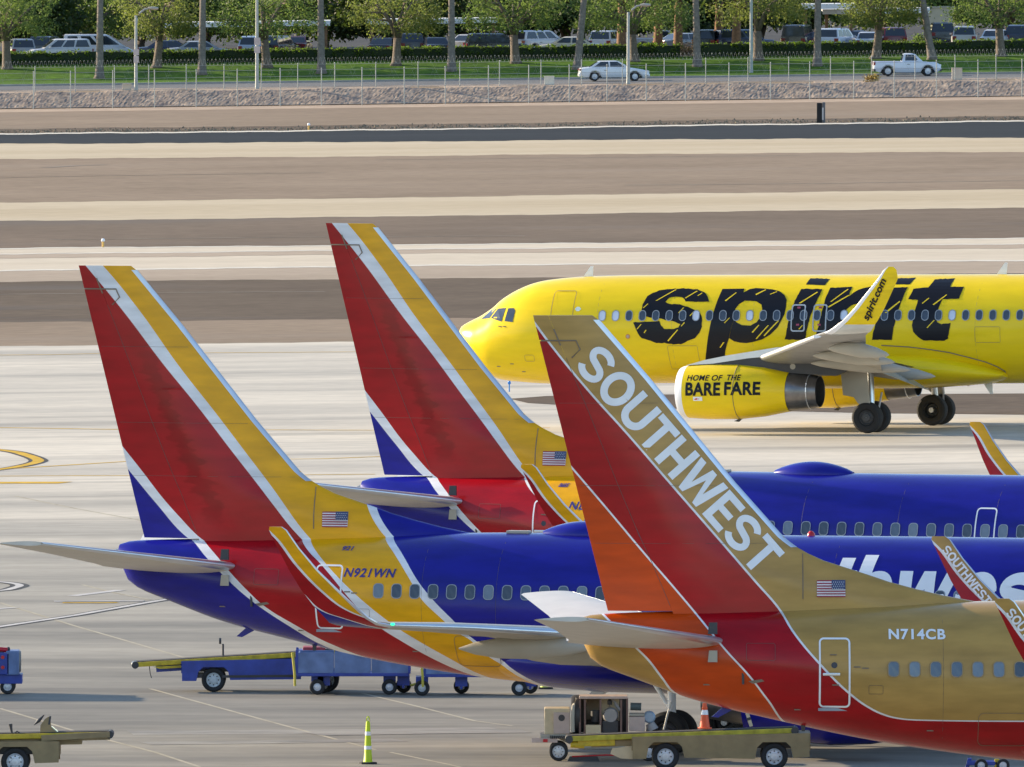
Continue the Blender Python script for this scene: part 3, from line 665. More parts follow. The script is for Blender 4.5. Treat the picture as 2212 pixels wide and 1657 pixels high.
    MB().prism([(5.05, 3.62), (5.1, 3.62), (5.1, 3.9), (5.04, 3.9)], hy(5.08, 3.75) - .03, hy(5.08, 3.75) + .02).build('vent', M_dark, t)
    MB().prism([(5.2, 3.7), (5.75, 3.78), (5.7, 3.72), (5.3, 3.64)], hy(5.5, 3.7) - .015, hy(5.5, 3.7) + .02).build('vent_scoop', M_seal, t)
    MB().prism([(6.52, 2.44), (6.6, 2.44), (6.62, 2.62), (6.5, 2.62)], -.28, -.25).build('drain_mast', M_dark, t)
    MB().prism([(14.2, 1.62), (13.75, 1.12), (13.95, 1.08), (14.75, 1.62)], -.03, .03).build('blade_antenna', M_white, t)
    MB().prism([(4.6, 3.0), (4.35, 2.78), (4.5, 2.76), (4.85, 2.95)], -.03, .03).build('blade_antenna', mat('antenna_blue', BLUE, .3), t)
    if dome:
        rings = []
        for i in range(13):
            a = i / 12; x = dome + 2.35 * a; hgt = .36 * math.sin(math.pi * min(1, .06 + a * .9)) ** .75
            rings.append([(x, (.5 * math.sin(math.pi * (.04 + .92 * a)) ** .6) * math.sin(2 * math.pi * q / 20), 5.56 + max(.02, hgt) * math.cos(2 * math.pi * q / 20)) for q in range(20)])
        MB().loft(rings).build('satellite_dome', paint, t, True)
        MB().lathe([(5.57, .11), (5.66, .10), (5.72, .05), (5.735, .002)], (20.0 + p, 0, 0), 'z', 14).build('beacon', M_redlens, t, True)
        MB().box((12.1, -.12, 5.62), (.62, .3, .08), bev=.03).build('top_antenna', M_lgrey, t)
    lift = lambda x, z: (x, hy(x, z) - .014, z)
    if text: decal('registration', text_tris(text[0], .03, text[3], 1.12), text[1] + text[2], lift, textmat, t, .12)
    if side_no: decal('side_number', text_tris(side_no, .03, .25), (7.5, 5.12, .32, .11), lift, M_navy, t, .08)
    if big_word: decal('airline_name', text_tris(big_word[0], .045, .22), big_word[1], lift, M_white, t, .15)
    flag(t, 6.79 if not desert else 6.89, 5.70, .69, .41, lambda x, z: -fin_h(x, z) - .03)
    return t, tab, hy

B1 = [(1.39, 7.14), (2.17, 6.27), (3.07, 5.37), (3.3, 5.25), (3.66, 4.95), (4.32, 4.38), (5.05, 3.79), (6.05, 3.12), (7.0, 2.53)]
B2 = [(1.24, 7.74), (1.83, 7.05), (2.32, 6.46), (2.82, 5.94), (3.37, 5.42), (3.6, 5.26), (4.03, 4.92), (4.43, 4.54), (4.98, 4.03), (5.43, 3.64), (6.28, 3.13), (7.1, 2.67)]
B3 = [(.21, 12.52), (1.28, 11.3), (2.33, 10.0), (3.27, 8.91), (4.31, 7.63), (5.3, 6.44), (6.1, 5.5), (6.57, 5.09), (7.02, 4.75), (8.61, 3.2), (9.28, 2.76), (10.11, 2.26), (10.68, 1.96)]
B4 = [(.67, 12.54), (1.68, 11.38), (2.82, 9.88), (3.82, 8.67), (4.81, 7.44), (5.61, 6.45), (6.33, 5.53), (6.92, 4.97), (9.11, 3.19), (9.77, 2.77), (10.6, 2.27), (11.08, 1.95)]
B5 = [(6.6, 14.9), (7.35, 8.2), (7.92, 6.32), (8.38, 5.61), (9.05, 5.0), (9.59, 4.35), (9.85, 3.96), (10.46, 3.39), (10.87, 3.03), (11.2, 2.84), (11.48, 2.52), (12.0, 2.14), (12.49, 1.79)]
B6 = [(6.9, 14.9), (7.65, 8.2), (8.19, 6.23), (8.61, 5.61), (9.23, 5.04), (9.83, 4.31), (10.32, 3.79), (10.74, 3.39), (11.09, 3.04), (11.72, 2.53), (12.19, 2.14), (12.7, 1.81)]
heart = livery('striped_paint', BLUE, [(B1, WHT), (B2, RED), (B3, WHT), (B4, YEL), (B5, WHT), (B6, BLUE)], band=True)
C0 = [(2.51, 4.44), (2.76, 4.19), (3.12, 3.72), (3.42, 3.36)]
C1 = [(.9, 8.86), (1.83, 7.77), (2.71, 6.72), (3.25, 6.1), (3.96, 5.26), (4.14, 5.04), (4.64, 4.43), (5.19, 3.83), (5.66, 3.22), (6.18, 2.57)]
C2 = [(-.01, 12.38), (.45, 11.76), (1.35, 10.67), (2.25, 9.67), (3.49, 8.24), (4.44, 7.15), (5.39, 6.05), (5.96, 5.39), (6.26, 4.89), (6.94, 4.07), (7.64, 3.38), (8.1, 3.05), (8.48, 2.87), (8.8, 2.79), (9.27, 2.75), (11.86, 2.73), (16, 2.73)]
sh = lambda L, d: [(x + d, z + d * .5) for x, z in L]
desert = livery('desert_paint', GOLD, [(C0, WHT), (sh(C0, .045), ORG), (C1, WHT), (sh(C1, .04), RED), (C2, WHT), ([(x + .04, z + .03) for x, z in C2], GOLD)])
W1 = [(10.55, 6.21), (11.16, 5.42), (11.79, 4.77), (12.34, 4.34), (13.0, 4.05)]
W2 = [(11.2, 4.77), (11.69, 4.3), (12.3, 4.08)]
def shx(L, p): return [(x + p, z) for x, z in L]
def wl_paint(name, p, a, b_, c): return livery(name, a, [(shx(W2, p - .05), WHT), (shx(W2, p + .01), b_), (shx(W1, p - .06), WHT), (shx(W1, p + .02), c)])
wl_heart, wl_heart8, wl_desert = wl_paint('winglet_stripes', 0, BLUE, RED, YEL), wl_paint('winglet_stripes_long', 2.6, BLUE, RED, YEL), wl_paint('winglet_desert', 0, ORG, RED, GOLD)
mk = lambda S, u: ((u - CX) / S, FOC / S)
wn = [8.70 + .508 * i for i in range(32)]
j1, tab1, hy1 = jet(mk(89.1, 1150), R(1.2), 'passenger_jet', 'gold, red and orange jet with SOUTHWEST lettered down its tail fin, nearest', desert, wl_desert, text=('N714CB', (8.59, 4.72), (1.37, .25), 0.0), textmat=M_white, windows=wn, desert=True)
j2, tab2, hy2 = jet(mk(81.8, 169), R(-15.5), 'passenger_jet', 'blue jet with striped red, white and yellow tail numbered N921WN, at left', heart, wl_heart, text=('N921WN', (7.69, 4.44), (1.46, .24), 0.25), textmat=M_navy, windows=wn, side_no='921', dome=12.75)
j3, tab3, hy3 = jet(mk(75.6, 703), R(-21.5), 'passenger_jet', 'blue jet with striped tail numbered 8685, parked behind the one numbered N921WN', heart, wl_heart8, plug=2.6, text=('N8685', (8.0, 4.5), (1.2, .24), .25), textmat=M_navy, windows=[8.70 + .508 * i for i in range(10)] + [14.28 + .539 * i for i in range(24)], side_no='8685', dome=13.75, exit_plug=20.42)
# heavy grotesque letters drawn as strokes: each glyph is a list of polygons in a box 1 high, plus its width
def arc(cx, cy, rx, ry, a0, a1, n=14): return [(cx + rx * math.cos(R(a0 + (a1 - a0) * k / n)), cy + ry * math.sin(R(a0 + (a1 - a0) * k / n))) for k in range(n + 1)]
def stroke(path, wd):
    """quads of a ribbon of constant width along a path"""
    L, Rr = [], []
    for i, p in enumerate(path):
        a, c = path[max(i - 1, 0)], path[min(i + 1, len(path) - 1)]; dx, dy = c[0] - a[0], c[1] - a[1]; l = math.hypot(dx, dy) or 1
        L.append((p[0] - dy / l * wd / 2, p[1] + dx / l * wd / 2)); Rr.append((p[0] + dy / l * wd / 2, p[1] - dx / l * wd / 2))
    return [[L[i], L[i + 1], Rr[i + 1], Rr[i]] for i in range(len(path) - 1)]
def rect_(x0, y0, x1, y1): return [(x0, y0), (x1, y0), (x1, y1), (x0, y1)]
def s_path(w_, h, k, y0=0.0):
    r = k / 2; cx = w_ / 2; rx = cx - r; ry = (h - k) / 4
    return [(x, y + y0) for x, y in arc(cx, h - r - ry, rx, ry, 18, 90, 7) + arc(cx, h - r - ry, rx, ry, 90, 235, 12)[1:] + [(cx, h / 2)] + arc(cx, r + ry, rx, ry, 55, -90, 12) + arc(cx, r + ry, rx, ry, -90, -162, 7)[1:]]
K = .205
GLY = {'S': (stroke(s_path(.78, 1.0, .19), .19), .78), 'O': (stroke(arc(.43, .5, .43 - K / 2, .5 - K / 2, 0, 360, 36), K), .86), 'U': (stroke([(K / 2, 1), (K / 2, .38)] + arc(.39, .38, .39 - K / 2, .38 - K / 2, 180, 360, 16) + [(.78 - K / 2, 1)], K), .78),
       'T': ([rect_(0, .81, .72, 1), rect_(.36 - K / 2, 0, .36 + K / 2, .81)], .72), 'H': ([rect_(0, 0, K, 1), rect_(.76 - K, 0, .76, 1), rect_(K, .405, .76 - K, .6)], .76),
       'W': ([[(0, 1), (.21, 1), (.335, .36), (.36, 0), (.20, 0)], [(.335, .36), (.47, 1), (.65, 1), (.5575, .56), (.36, 0)][:3] + [(.56, .68), (.36, 0)], [(.65, 1), (.785, .36), (.76, 0), (.56, .68)], [(.785, .36), (.91, 1), (1.12, 1), (.92, 0), (.76, 0)]], 1.12),
       'E': ([rect_(0, 0, K, 1), rect_(K, .815, .66, 1), rect_(K, .415, .62, .595), rect_(K, 0, .68, .185)], .68), '.': ([rect_(0, 0, .2, .2)], .2), 'C': (stroke(arc(.42, .5, .42 - K / 2, .5 - K / 2, 45, 315, 26), K), .78), 'M': ([rect_(0, 0, .19, 1), rect_(.73, 0, .92, 1), [(.19, 1), (.46, .36), (.46, 0), (.19, .66)], [(.73, 1), (.73, .66), (.46, 0), (.46, .36)]], .92)}
kk = .26
GLY.update({'s': (stroke(s_path(.72, .75, .2), .2), .72), 'o': (stroke(arc(.4, .375, .4 - kk / 2, .375 - kk / 2, 0, 360, 30), kk), .8), 'u': (stroke([(kk / 2, .75), (kk / 2, .33)] + arc(.36, .33, .36 - kk / 2, .33 - kk / 2, 180, 360, 14)[:-1] + [(.72 - kk / 2, .33), (.72 - kk / 2, .75)], kk), .72),
            't': ([rect_(.12, .2, .12 + kk, .95), rect_(0, .55, .12, .75), rect_(.12 + kk, .55, .5, .75)] + stroke(arc(.38, .2, .13, .1, 180, 270, 6), kk * .9)[3:], .5), 'h': ([rect_(0, 0, kk, 1)] + stroke(arc(.39, .40, .20, .22, 165, 90, 6) + arc(.43, .40, .20, .22, 90, 0, 8) + [(.63, 0)], kk * .96), .76),
            'w': ([[(0, .75), (.25, .75), (.36, .30), (.38, 0), (.19, 0)], [(.36, .30), (.47, .75), (.70, .75), (.58, .46), (.38, 0)], [(.70, .75), (.81, .30), (.79, 0), (.58, .46)], [(.81, .30), (.92, .75), (1.17, .75), (.98, 0), (.79, 0)]], 1.17),
            'e': (stroke(arc(.39, .375, .39 - kk / 2, .375 - kk / 2, 8, 318, 28), kk), .78)})
def word(body, gap=.05, bars=True):
    polys = []; x = 0.0
    for ch in body:
        g_, w_ = GLY[ch]; polys += [[(p[0] + x, p[1]) for p in poly] for poly in g_]
        if ch == 'e': polys.append(rect_(x + kk, .33, x + .78 - .03, .45))
        x += w_ + gap
    return polys, x - gap
def heavy(name, body, fn, m, parent, height, length, gap=.05, cut=.12):
    polys, L = word(body, gap); ob = []
    for poly in polys: ob.append([(p[0] / L * length, p[1] * height) for p in poly])
    return decal(name, ob, None, fn, m, parent, cut)
# big lettering down the fin of the nearest aircraft, small lettering on its winglets
def fin_word(body, start, direction, length, height, fn, parent, m, bold=.05):
    dx, dz = direction; l = math.hypot(dx, dz); dx, dz = dx / l, dz / l
    return heavy('airline_name', body, lambda a, q: fn(start[0] + dx * a - dz * q, start[1] + dz * a + dx * q), m, parent, height, length, cut=.1)
heavy('airline_name', 'Southwest', lambda a, q: (17.35 + a + .22 * q, hy2(17.35 + a + .22 * q, 3.6 + q) - .014, 3.6 + q), M_white, j2, 1.57, 9.75, .045)
fin_word('SOUTHWEST', (.98, 11.30), (.657, -.754), 6.79, .895, lambda x, z: (x, -fin_h(x, z) - .015, z), j1, M_white)
def wl_pt(s):
    """outer face of a near winglet of the gold jet: (x, z) -> point"""
    tabw = [(3.9, 16.9), (4.12, 17.3), (4.42, 17.48), (4.84, 17.6), (5.33, 17.7), (5.88, 17.8), (6.4, 17.87)]
    return lambda x, z: (x, -s * interp(z, tabw, 1) - s * 0.0 - .055, z)
for s in (1, -1):
    fin_word('SOUTHWEST.COM', (10.66, 6.08), (.62, -.78), 2.45, .235, wl_pt(s) if s == 1 else (lambda x, z: (x, interp(z, [(3.9, 16.9), (4.12, 17.3), (4.42, 17.48), (4.84, 17.6), (5.33, 17.7), (5.88, 17.8), (6.4, 17.87)], 1) - .075, z)), j1, M_white, .06)
MB().lathe([(0, .001), (.02, .03), (.1, .03), (.12, .001)], (13.28, -16.62, 3.93), 'x', 10).build('navigation_light', emit('green_light', (.02, .7, .25), 1.2), j2)

# ------------------------------------------------------------------ yellow airliner taxiing beyond, nose to the left
def yellow_jet():
    O, PSI = (-1.95, 770.0), R(160.3)
    t = thing('passenger_jet', (O[0], O[1], terr(O[0], O[1])), 0, 'bright yellow jet with the black word spirit on its side, taxiing behind', 'airplane')
    t.rotation_euler = (Matrix.Rotation(-math.atan(KS), 3, 'Y') @ Matrix.Rotation(PSI, 3, 'Z')).to_euler()
    m = livery('yellow_paint_gloss', SPY, [], .24, worn=.07)
    tab = [(.03, 3.74, 3.6, .06), (.12, 3.87, 3.28, .34), (.35, 4.01, 2.82, .66), (.8, 4.22, 2.3, 1.04), (1.0, 4.32, 2.14, 1.15), (1.5, 4.64, 1.92, 1.38), (1.83, 4.92, 1.84, 1.49), (2.38, 5.24, 1.78, 1.64), (3.14, 5.53, 1.72, 1.80), (4.02, 5.67, 1.70, 1.9), (5.1, 5.75, 1.70, 1.95), (6.7, 5.79, 1.71, 1.975), (9, 5.80, 1.72, 1.975),
           (24, 5.8, 1.72, 1.975), (27, 5.8, 1.9, 1.93), (30, 5.74, 2.5, 1.62), (33, 5.6, 3.35, 1.1), (36, 5.4, 4.3, .55), (37.5, 5.15, 4.75, .2)]
    tab = smooth_tab(tab)
    rings = [[(-x, y, z) for x, y, z in r_] for r_ in fuse_rings(tab, .03, 6, .12) + fuse_rings(tab, 6.25, 37.5, .3)]
    MB().loft(rings).build('fuselage', m, t, True)
    hy = lambda a, z: hull_y(tab, a, z)
    P = lambda a, z, l=.014: (-a, hy(a, z) + l, z)
    # wing-body fairing with its seam
    fs = [(9.5, 2.0, .9, 2.1), (10.6, 2.04, 1.62, 2.5), (12.5, 2.09, 1.56, 2.9), (15, 2.12, 1.53, 3.05), (17.5, 2.12, 1.53, 3.12), (19, 2.10, 1.55, 3.05), (20.2, 2.06, 1.62, 2.85), (21.3, 2.0, 1.72, 2.55), (21.95, 1.86, 1.85, 2.3), (22.15, 1.6, 1.95, 2.2)]
    fr = []
    for a, hw, zb, zt in fs:
        fr.append([(-a, hw * math.copysign(abs(math.sin(2 * math.pi * q / 32)) ** .75, math.sin(2 * math.pi * q / 32)), (zt + zb) / 2 + (zt - zb) / 2 * math.cos(2 * math.pi * q / 32)) for q in range(32)])
    MB().loft(fr).build('belly_fairing', m, t, True)
    MB().tube([P(a, z, .03) for a, z in ((17.49, 3.2), (18.56, 3.14), (19.4, 3.04), (20.11, 2.93), (20.9, 2.73), (21.5, 2.56), (21.9, 2.38), (22.15, 2.2), (22.12, 2.05), (21.92, 1.95))], .02, 6).build('panel_seam', M_seal, t)
    # fin and tailplane
    aero([((-31.2, 0, 5.2), 6.3, .1, (0, 1, 0)), ((-32.0, 0, 6.2), 5.6, .1, (0, 1, 0)), ((-36.0, 0, 11.7), 2.1, .09, (0, 1, 0))]).build('vertical_fin', m, t, True)
    for s in (-1, 1): aero([((-31.8, s * .6, 4.9), 4, .1, (0, 0, 1)), ((-35.4, s * 6.2, 5.5), 1.4, .1, (0, 0, 1))]).build('horizontal_stabiliser', M_lgrey, t, True)
    cap = livery('wing_tip_paint', (.62, .63, .6), [([(-30, 4.52), (-22.3, 4.5), (-21.2, 4.56), (-10, 4.56)], SPY)])
    nozzle_in = M_hub; M_under = mat('wing_underside_grey', (.30, .295, .28), .45, var=.12, scale=1.5)
    for s in (1, -1):
        wy = [(1.5, 11.5, 2.35, 7.4), (2.2, 11.9, 2.42, 6.9), (6.4, 14.3, 2.95, 4.1), (11, 17.0, 3.52, 2.95), (15, 19.35, 4.0, 1.95), (16.3, 20.15, 4.15, 1.7)]
        tw = (0, -.115 * s, 1)
        secs = [((-a, s * y, z), c, .11, tw) for y, a, z, c in wy]
        wg = aero(secs).build('wing', M_under, t, True)
        # drooped slats (bright) ahead of the leading edge and lowered flaps behind the trailing edge
        sl_ = [((-a + .22, s * y, z - .10), .40 if y < 14 else .32, .34, tw) for y, a, z, c in ((7.2, 14.75, 3.05, 0), (11, 17.0, 3.52, 0), (15.6, 19.7, 4.08, 0))]
        aero(sl_).build('slat', M_white, wg, True)
        fl = [((-(a + c * .90), s * y, z - .13), .30 * c, .13, (0.32, -.115 * s, 1)) for y, a, z, c in ((2.3, 12.0, 2.42, 6.4), (6.3, 14.25, 2.93, 4.1), (6.6, 14.4, 2.97, 4.0), (12.6, 17.9, 3.7, 2.6))]
        for k in (0, 2):
            b = MB()
            rr = []
            for (le, c, tr, nv) in fl[k:k + 2]:
                le = Vector(le); d = Vector((-math.cos(R(24)), 0, -math.sin(R(24)))); n = Vector((-math.sin(R(24)), 0, math.cos(R(24))))
                ts = [q / 8 for q in range(9)]
                rr.append([le + d * c * q + n * yt(q) * c * .16 for q in ts[::-1]] + [le + d * c * q - n * yt(q) * c * .10 for q in ts[1:]])
            b.loft(rr); b.build('flap', M_lgrey, wg, True)
        for y, a0, a1, z in ((3.4, 16.6, 20.1, 2.28), (6.9, 16.4, 20.3, 2.65), (10.2, 17.6, 20.8, 3.05), (13.2, 19.2, 21.6, 3.42)):
            pr = [(0, .02), (.1, .12), (.3, .22), (.55, .26), (.8, .18), (.95, .08), (1, .01)]
            rings = [[(-(a0 + (a1 - a0) * q), s * y + r_ * .7 * math.cos(k * math.pi / 7), z + .05 - .38 * max(0, q - .35) + r_ * 1.1 * math.sin(k * math.pi / 7)) for k in range(14)] for q, r_ in pr]
            MB().loft(rings).build('flap_track_fairing', M_lgrey, wg, True)
        wl = [(16.3, 20.15, 4.15, 1.72), (16.6, 20.4, 4.22, 1.66), (16.85, 20.75, 4.4, 1.5), (17.0, 21.1, 4.62, 1.36), (17.12, 21.62, 5.1, 1.16), (17.25, 22.1, 5.62, .98), (17.38, 22.6, 6.15, .78), (17.45, 22.86, 6.48, .5), (17.47, 23.02, 6.6, .22)]
        nv = span_norm([(a[0], a[2]) for a in wl], 1)
        secs = [((-a, s * y, z), c, .085, (0, n[1] * s, n[2])) for (y, a, z, c), n in zip(wl, nv)]
        wt = aero(secs).build('winglet', cap, t, True); aero(secs, 0, .16, 5, .006).build('leading_edge', M_white, wt, True)
        # engine
        c = (0, s * 5.75, 1.61)
        en = MB().lathe([(-11.2, .985), (-11.5, 1.005), (-12, 1.035), (-13.2, 1.03), (-14.2, .93), (-15.2, .74)], c, 'x', 40).build('engine', m, t, True)
        MB().lathe([(-11.6, .72), (-11.12, .76), (-10.94, .83), (-10.92, .9), (-11.02, .95), (-11.21, .987)], c, 'x', 40).build('inlet_lip', M_white, en, True)
        MB().lathe([(-11.6, .73), (-11.62, .002)], c, 'x', 30).build('fan', M_dark, en)
        MB().lathe([(-15.1, .70), (-15.2, .725), (-15.9, .655), (-16.35, .585), (-16.34, .56), (-15.8, .55)], c, 'x', 36).build('nozzle', M_exh, en, True)
        MB().lathe([(-15.8, .56), (-15.82, .002)], c, 'x', 30).build('nozzle_opening', nozzle_in, en)
        MB().tube([(-16.0, c[1] + .655 * math.cos(q / 24 * 6.2832), c[2] + .655 * math.sin(q / 24 * 6.2832)) for q in range(25)], .02, 6).build('nozzle_ring', M_alu, en, True)
        MB().tube([(-13.25, c[1] + 1.033 * math.cos(q / 32 * 6.2832), c[2] + 1.033 * math.sin(q / 32 * 6.2832)) for q in range(33)], .012, 5).build('cowl_seam', M_seal, en)
        MB().prism([(-11.75, 2.62), (-12.6, 2.95), (-14.6, 3.05), (-18.3, 2.75), (-17.0, 2.2), (-15.3, 2.3), (-13.2, 2.62)], s * 5.75 - .19, s * 5.75 + .19).build('pylon', M_dark, en)
        MB().prism([(-11.15, 2.60), (-11.9, 2.80), (-12.8, 2.97), (-14.7, 3.26), (-16.0, 3.22), (-15.6, 3.02), (-13.6, 2.86), (-12.2, 2.66)], s * 5.75 - .22, s * 5.75 + .22).build('pylon_fairing', M_alu, en)
        MB().lathe([(0, .001), (0, .11)], (-15.35, s * (5.75 + .2), 2.55), 'y', 16).build('pylon_vent', M_lgrey, en)
        MB().prism([(-13.1, .58), (-12.95, .5), (-13.15, .48), (-13.25, .58)], s * 5.75 - .03, s * 5.75 + .03).build('drain_mast', M_dark, en)
        # main landing gear
        g = MB().tube([(-17.6, s * 3.6, 2.5), (-17.7, s * 3.795, .6)], .13, 12).tube([(-17.7, s * 3.2, .585), (-17.7, s * 4.38, .585)], .1, 10).tube([(-17.68, s * 3.75, 1.15), (-16.8, s * 3.3, 2.3)], .07, 8).tube([(-17.69, s * 3.79, 1.0), (-18.0, s * 3.79, .95), (-18.05, s * 3.6, 1.5)], .04, 6).build('main_gear_leg', M_alu, t, True)
        dr = [(-16.73, 2.2), (-17.72, 2.45), (-17.86, 1.02), (-17.49, 1.05), (-17.36, 1.15), (-17.22, 1.35), (-17.1, 1.38), (-16.8, 1.43)]
        MB().prism(dr, s * 4.40 - .03, s * 4.40 + .03).build('gear_door', M_lgrey, g)
        for q in (-.465, .465): wheel('main_wheel', (-17.7, s * 3.795 + q, .585), .585, .43, g, s, mat('gear_hub', (.07, .07, .075), .6), rimr=.48)
    ng = MB().tube([(-5.0, 0, 2.0), (-5.1, 0, .4)], .09, 10).build('nose_gear_leg', M_alu, t, True)
    for q in (-.25, .25): wheel('nose_wheel', (-5.1, q, .38), .38, .22, ng, 1 if q > 0 else -1)
    # cockpit windows
    for poly in ([(1.70, 4.23), (1.95, 4.58), (2.34, 4.61), (2.24, 4.1)], [(2.38, 4.12), (2.46, 4.60), (2.71, 4.61), (2.80, 4.51), (2.74, 4.09)], [(1.15, 4.17), (1.55, 4.52), (1.86, 4.58), (1.62, 4.22)]):
        decal('cockpit_window', [poly], None, lambda a, z: P(a, min(z, interp(a, tab, 1) - .02), .012), M_glass, t, .06)
    decal('name_stencil', text_tris('SILVER BEE', .01, .2), (1.98, 3.92, .55, .055), lambda a, z: P(a, z), M_seal, t, .1) if False else None
    # cabin windows and exits
    zc = 4.33
    def wmesh(w_, h_, inner, mm, lift, nm):
        o = rrect(w_, h_, w_ * .47); b = MB(); n = len(o)
        f = lambda L: [(-a, hull_y(tab, 12, zc + z) + lift, zc + z) for a, z in L]
        if inner: b.add(f(o) + f(rrect(w_ - inner, h_ - inner, (w_ - inner) * .47)), [(k, (k + 1) % n, n + (k + 1) % n, n + k) for k in range(n)])
        else: b.add(f(o), [list(range(n))])
        me = bpy.data.meshes.new(nm); me.from_pydata(b.v, [], b.f); me.materials.append(mm); return me
    mf, mp = wmesh(.29, .41, .06, M_wframe, .030, 'window'), wmesh(.24, .36, 0, M_glass, .024, 'pane')
    mw = wmesh(.24, .36, 0, mat('window_shade', (.55, .62, .75), .3), .024, 'window_shade')
    for i in range(36):
        a = 6.42 + .5335 * i
        wo_ = link('window', mf, t, (-a, 0, 0)); link('pane' if i not in (0, 1, 7, 11, 18) else 'window_shade', mw if i in (0, 1, 7, 11, 18, 26) else mp, wo_)
    def outl(nm, a0, a1, z0, z1, wd, mm, r_=.1):
        o, i_ = rrect(a1 - a0, z1 - z0, r_, 4), rrect(a1 - a0 - 2 * wd, z1 - z0 - 2 * wd, r_ * .7, 4); ca, cz = (a0 + a1) / 2, (z0 + z1) / 2; n = len(o); oo, ii = [], []
        for k in range(n):
            m_ = max(1, int(math.dist(o[k], o[(k + 1) % n]) / .12))
            for q in range(m_):
                f = q / m_; oo.append([o[k][j] + (o[(k + 1) % n][j] - o[k][j]) * f for j in (0, 1)]); ii.append([i_[k][j] + (i_[(k + 1) % n][j] - i_[k][j]) * f for j in (0, 1)])
        n = len(oo)
        return MB().add([P(ca + a, cz + z, .034) for a, z in oo] + [P(ca + a, cz + z, .034) for a, z in ii], [(k, (k + 1) % n, n + (k + 1) % n, n + k) for k in range(n)]).build(nm, mm, t)
    grey = mat('exit_outline', (.38, .42, .46), .4)
    outl('overwing_exit', 13.93, 14.49, 3.72, 4.74, .05, grey); outl('overwing_exit', 14.79, 15.34, 3.72, 4.74, .05, grey)
    for a in (14.21, 15.06):
        for z in (4.62, 3.98): MB().box(P(a, z, .03), (.12, .02, .07)).build('exit_handle', mat('exit_handle_red', (.35, .05, .12), .5), t)
    outl('cabin_door', 4.33, 5.24, 3.35, 5.26, .02, M_seal, .12)
    decal('round_sticker', [[(5.28, 4.58), (5.36, 4.66), (5.46, 4.66), (5.54, 4.58), (5.46, 4.5), (5.36, 4.5)]], None, lambda a, z: P(a, z), mat('sticker_pale', (.62, .74, .68), .4), t)
    # lettering on the hull
    LET = {'s': [(10.61,4.85),(10.5,5.05),(10.29,5.21),(10.03,5.29),(9.75,5.31),(9.43,5.34),(9.09,5.32),(8.81,5.3),(8.51,5.27),(8.29,5.17),(8.1,5.06),(8.02,4.9),(7.97,4.74),(7.97,4.53),(8.03,4.39),(8.2,4.3),(8.33,4.25),(8.55,4.27),(8.74,4.21),(9.03,4.15),(9.34,4.1),(9.55,4.0),(9.47,3.9),(9.28,3.83),(8.91,3.84),(8.78,3.97),(8.71,4.12),(7.67,4.08),(7.74,3.88),(7.86,3.64),(8.01,3.47),(8.32,3.39),(8.57,3.29),(8.88,3.3),(9.26,3.25),(9.54,3.26),(9.8,3.37),(10.12,3.49),(10.32,3.7),(10.4,3.91),(10.4,4.26),(10.29,4.44),(10.03,4.56),(9.76,4.66),(9.47,4.74),(9.14,4.76),(8.95,4.78),(8.86,4.85),(8.97,4.98),(9.15,5.03),(9.47,5.01),(9.58,4.95),(9.67,4.84)],
     'p': [(11.01,5.31),(11.87,5.32),(11.88,5.18),(12.09,5.3),(12.32,5.34),(12.64,5.32),(13.0,5.29),(13.31,5.22),(13.54,5.08),(13.67,4.9),(13.69,4.64),(13.66,4.38),(13.55,4.14),(13.4,3.87),(13.11,3.61),(12.79,3.43),(12.41,3.33),(12.15,3.29),(11.9,3.31),(11.66,3.36),(11.48,3.48), (11.66,4.2),(11.76,4.08),(11.99,3.97),(12.33,3.95),(12.58,4.08),(12.72,4.29),(12.76,4.55),(12.7,4.73),(12.46,4.86),(12.02,4.88),(11.82,4.76),(11.69,4.58),(11.665,4.25),(11.47,3.47),(11.36,3.22),(11.27,2.98),(11.13,2.4),(10.35,2.4),(10.54,3.07),(10.7,3.79),(10.78,4.2),(10.87,4.62),(10.95,5.02)],
     'i': [(14.14,5.31),(14.97,5.3),(14.94,5.08),(14.83,4.74),(14.7,4.33),(14.57,3.81),(14.5,3.41),(13.68,3.42),(13.8,3.89),(13.91,4.51),(14.0,4.88)],
     'r': [(15.28,5.34),(16.13,5.37),(16.08,5.01),(16.24,5.17),(16.49,5.3),(16.86,5.38),(17.22,5.39),(17.19,4.88),(16.9,4.86),(16.62,4.81),(16.27,4.69),(16.04,4.5),(15.94,4.09),(15.86,3.78),(15.79,3.43),(14.89,3.43),(14.94,3.61),(15.05,3.95),(15.13,4.47),(15.18,4.85),(15.23,5.12)],
     'j': [(17.64,5.35),(18.33,5.36),(18.26,5.01),(18.18,4.64),(18.05,4.09),(17.96,3.67),(17.93,3.41),(17.13,3.41),(17.18,3.67),(17.32,4.16),(17.46,4.57),(17.57,4.98)],
     't': [(19.26,5.64),(20.02,5.67),(19.99,5.38),(20.55,5.36),(20.47,4.94),(19.82,4.91),(19.75,4.67),(19.68,4.36),(19.7,4.08),(19.88,4.0),(20.25,4.03),(20.19,3.74),(20.13,3.46),(19.98,3.37),(19.61,3.37),(19.17,3.39),(18.93,3.53),(18.77,3.7),(18.73,3.95),(18.76,4.36),(18.84,4.63),(18.87,4.89),(18.48,4.91),(18.58,5.3),(19.15,5.35)]}
    rg = random.Random(4)
    def rough(poly):
        """brush-like ragged outline"""
        out = []
        for k in range(len(poly)):
            a, c = poly[k], poly[(k + 1) % len(poly)]; n = max(1, int(math.dist(a, c) / .09))
            for q in range(n): out.append((a[0] + (c[0] - a[0]) * q / n + rg.uniform(-.012, .012), a[1] + (c[1] - a[1]) * q / n + rg.uniform(-.012, .012)))
        return out
    for k, poly in LET.items(): decal('letter', [rough(poly) if k != 'p' else poly], None, lambda a, z: P(a, z), M_black, t, .12)
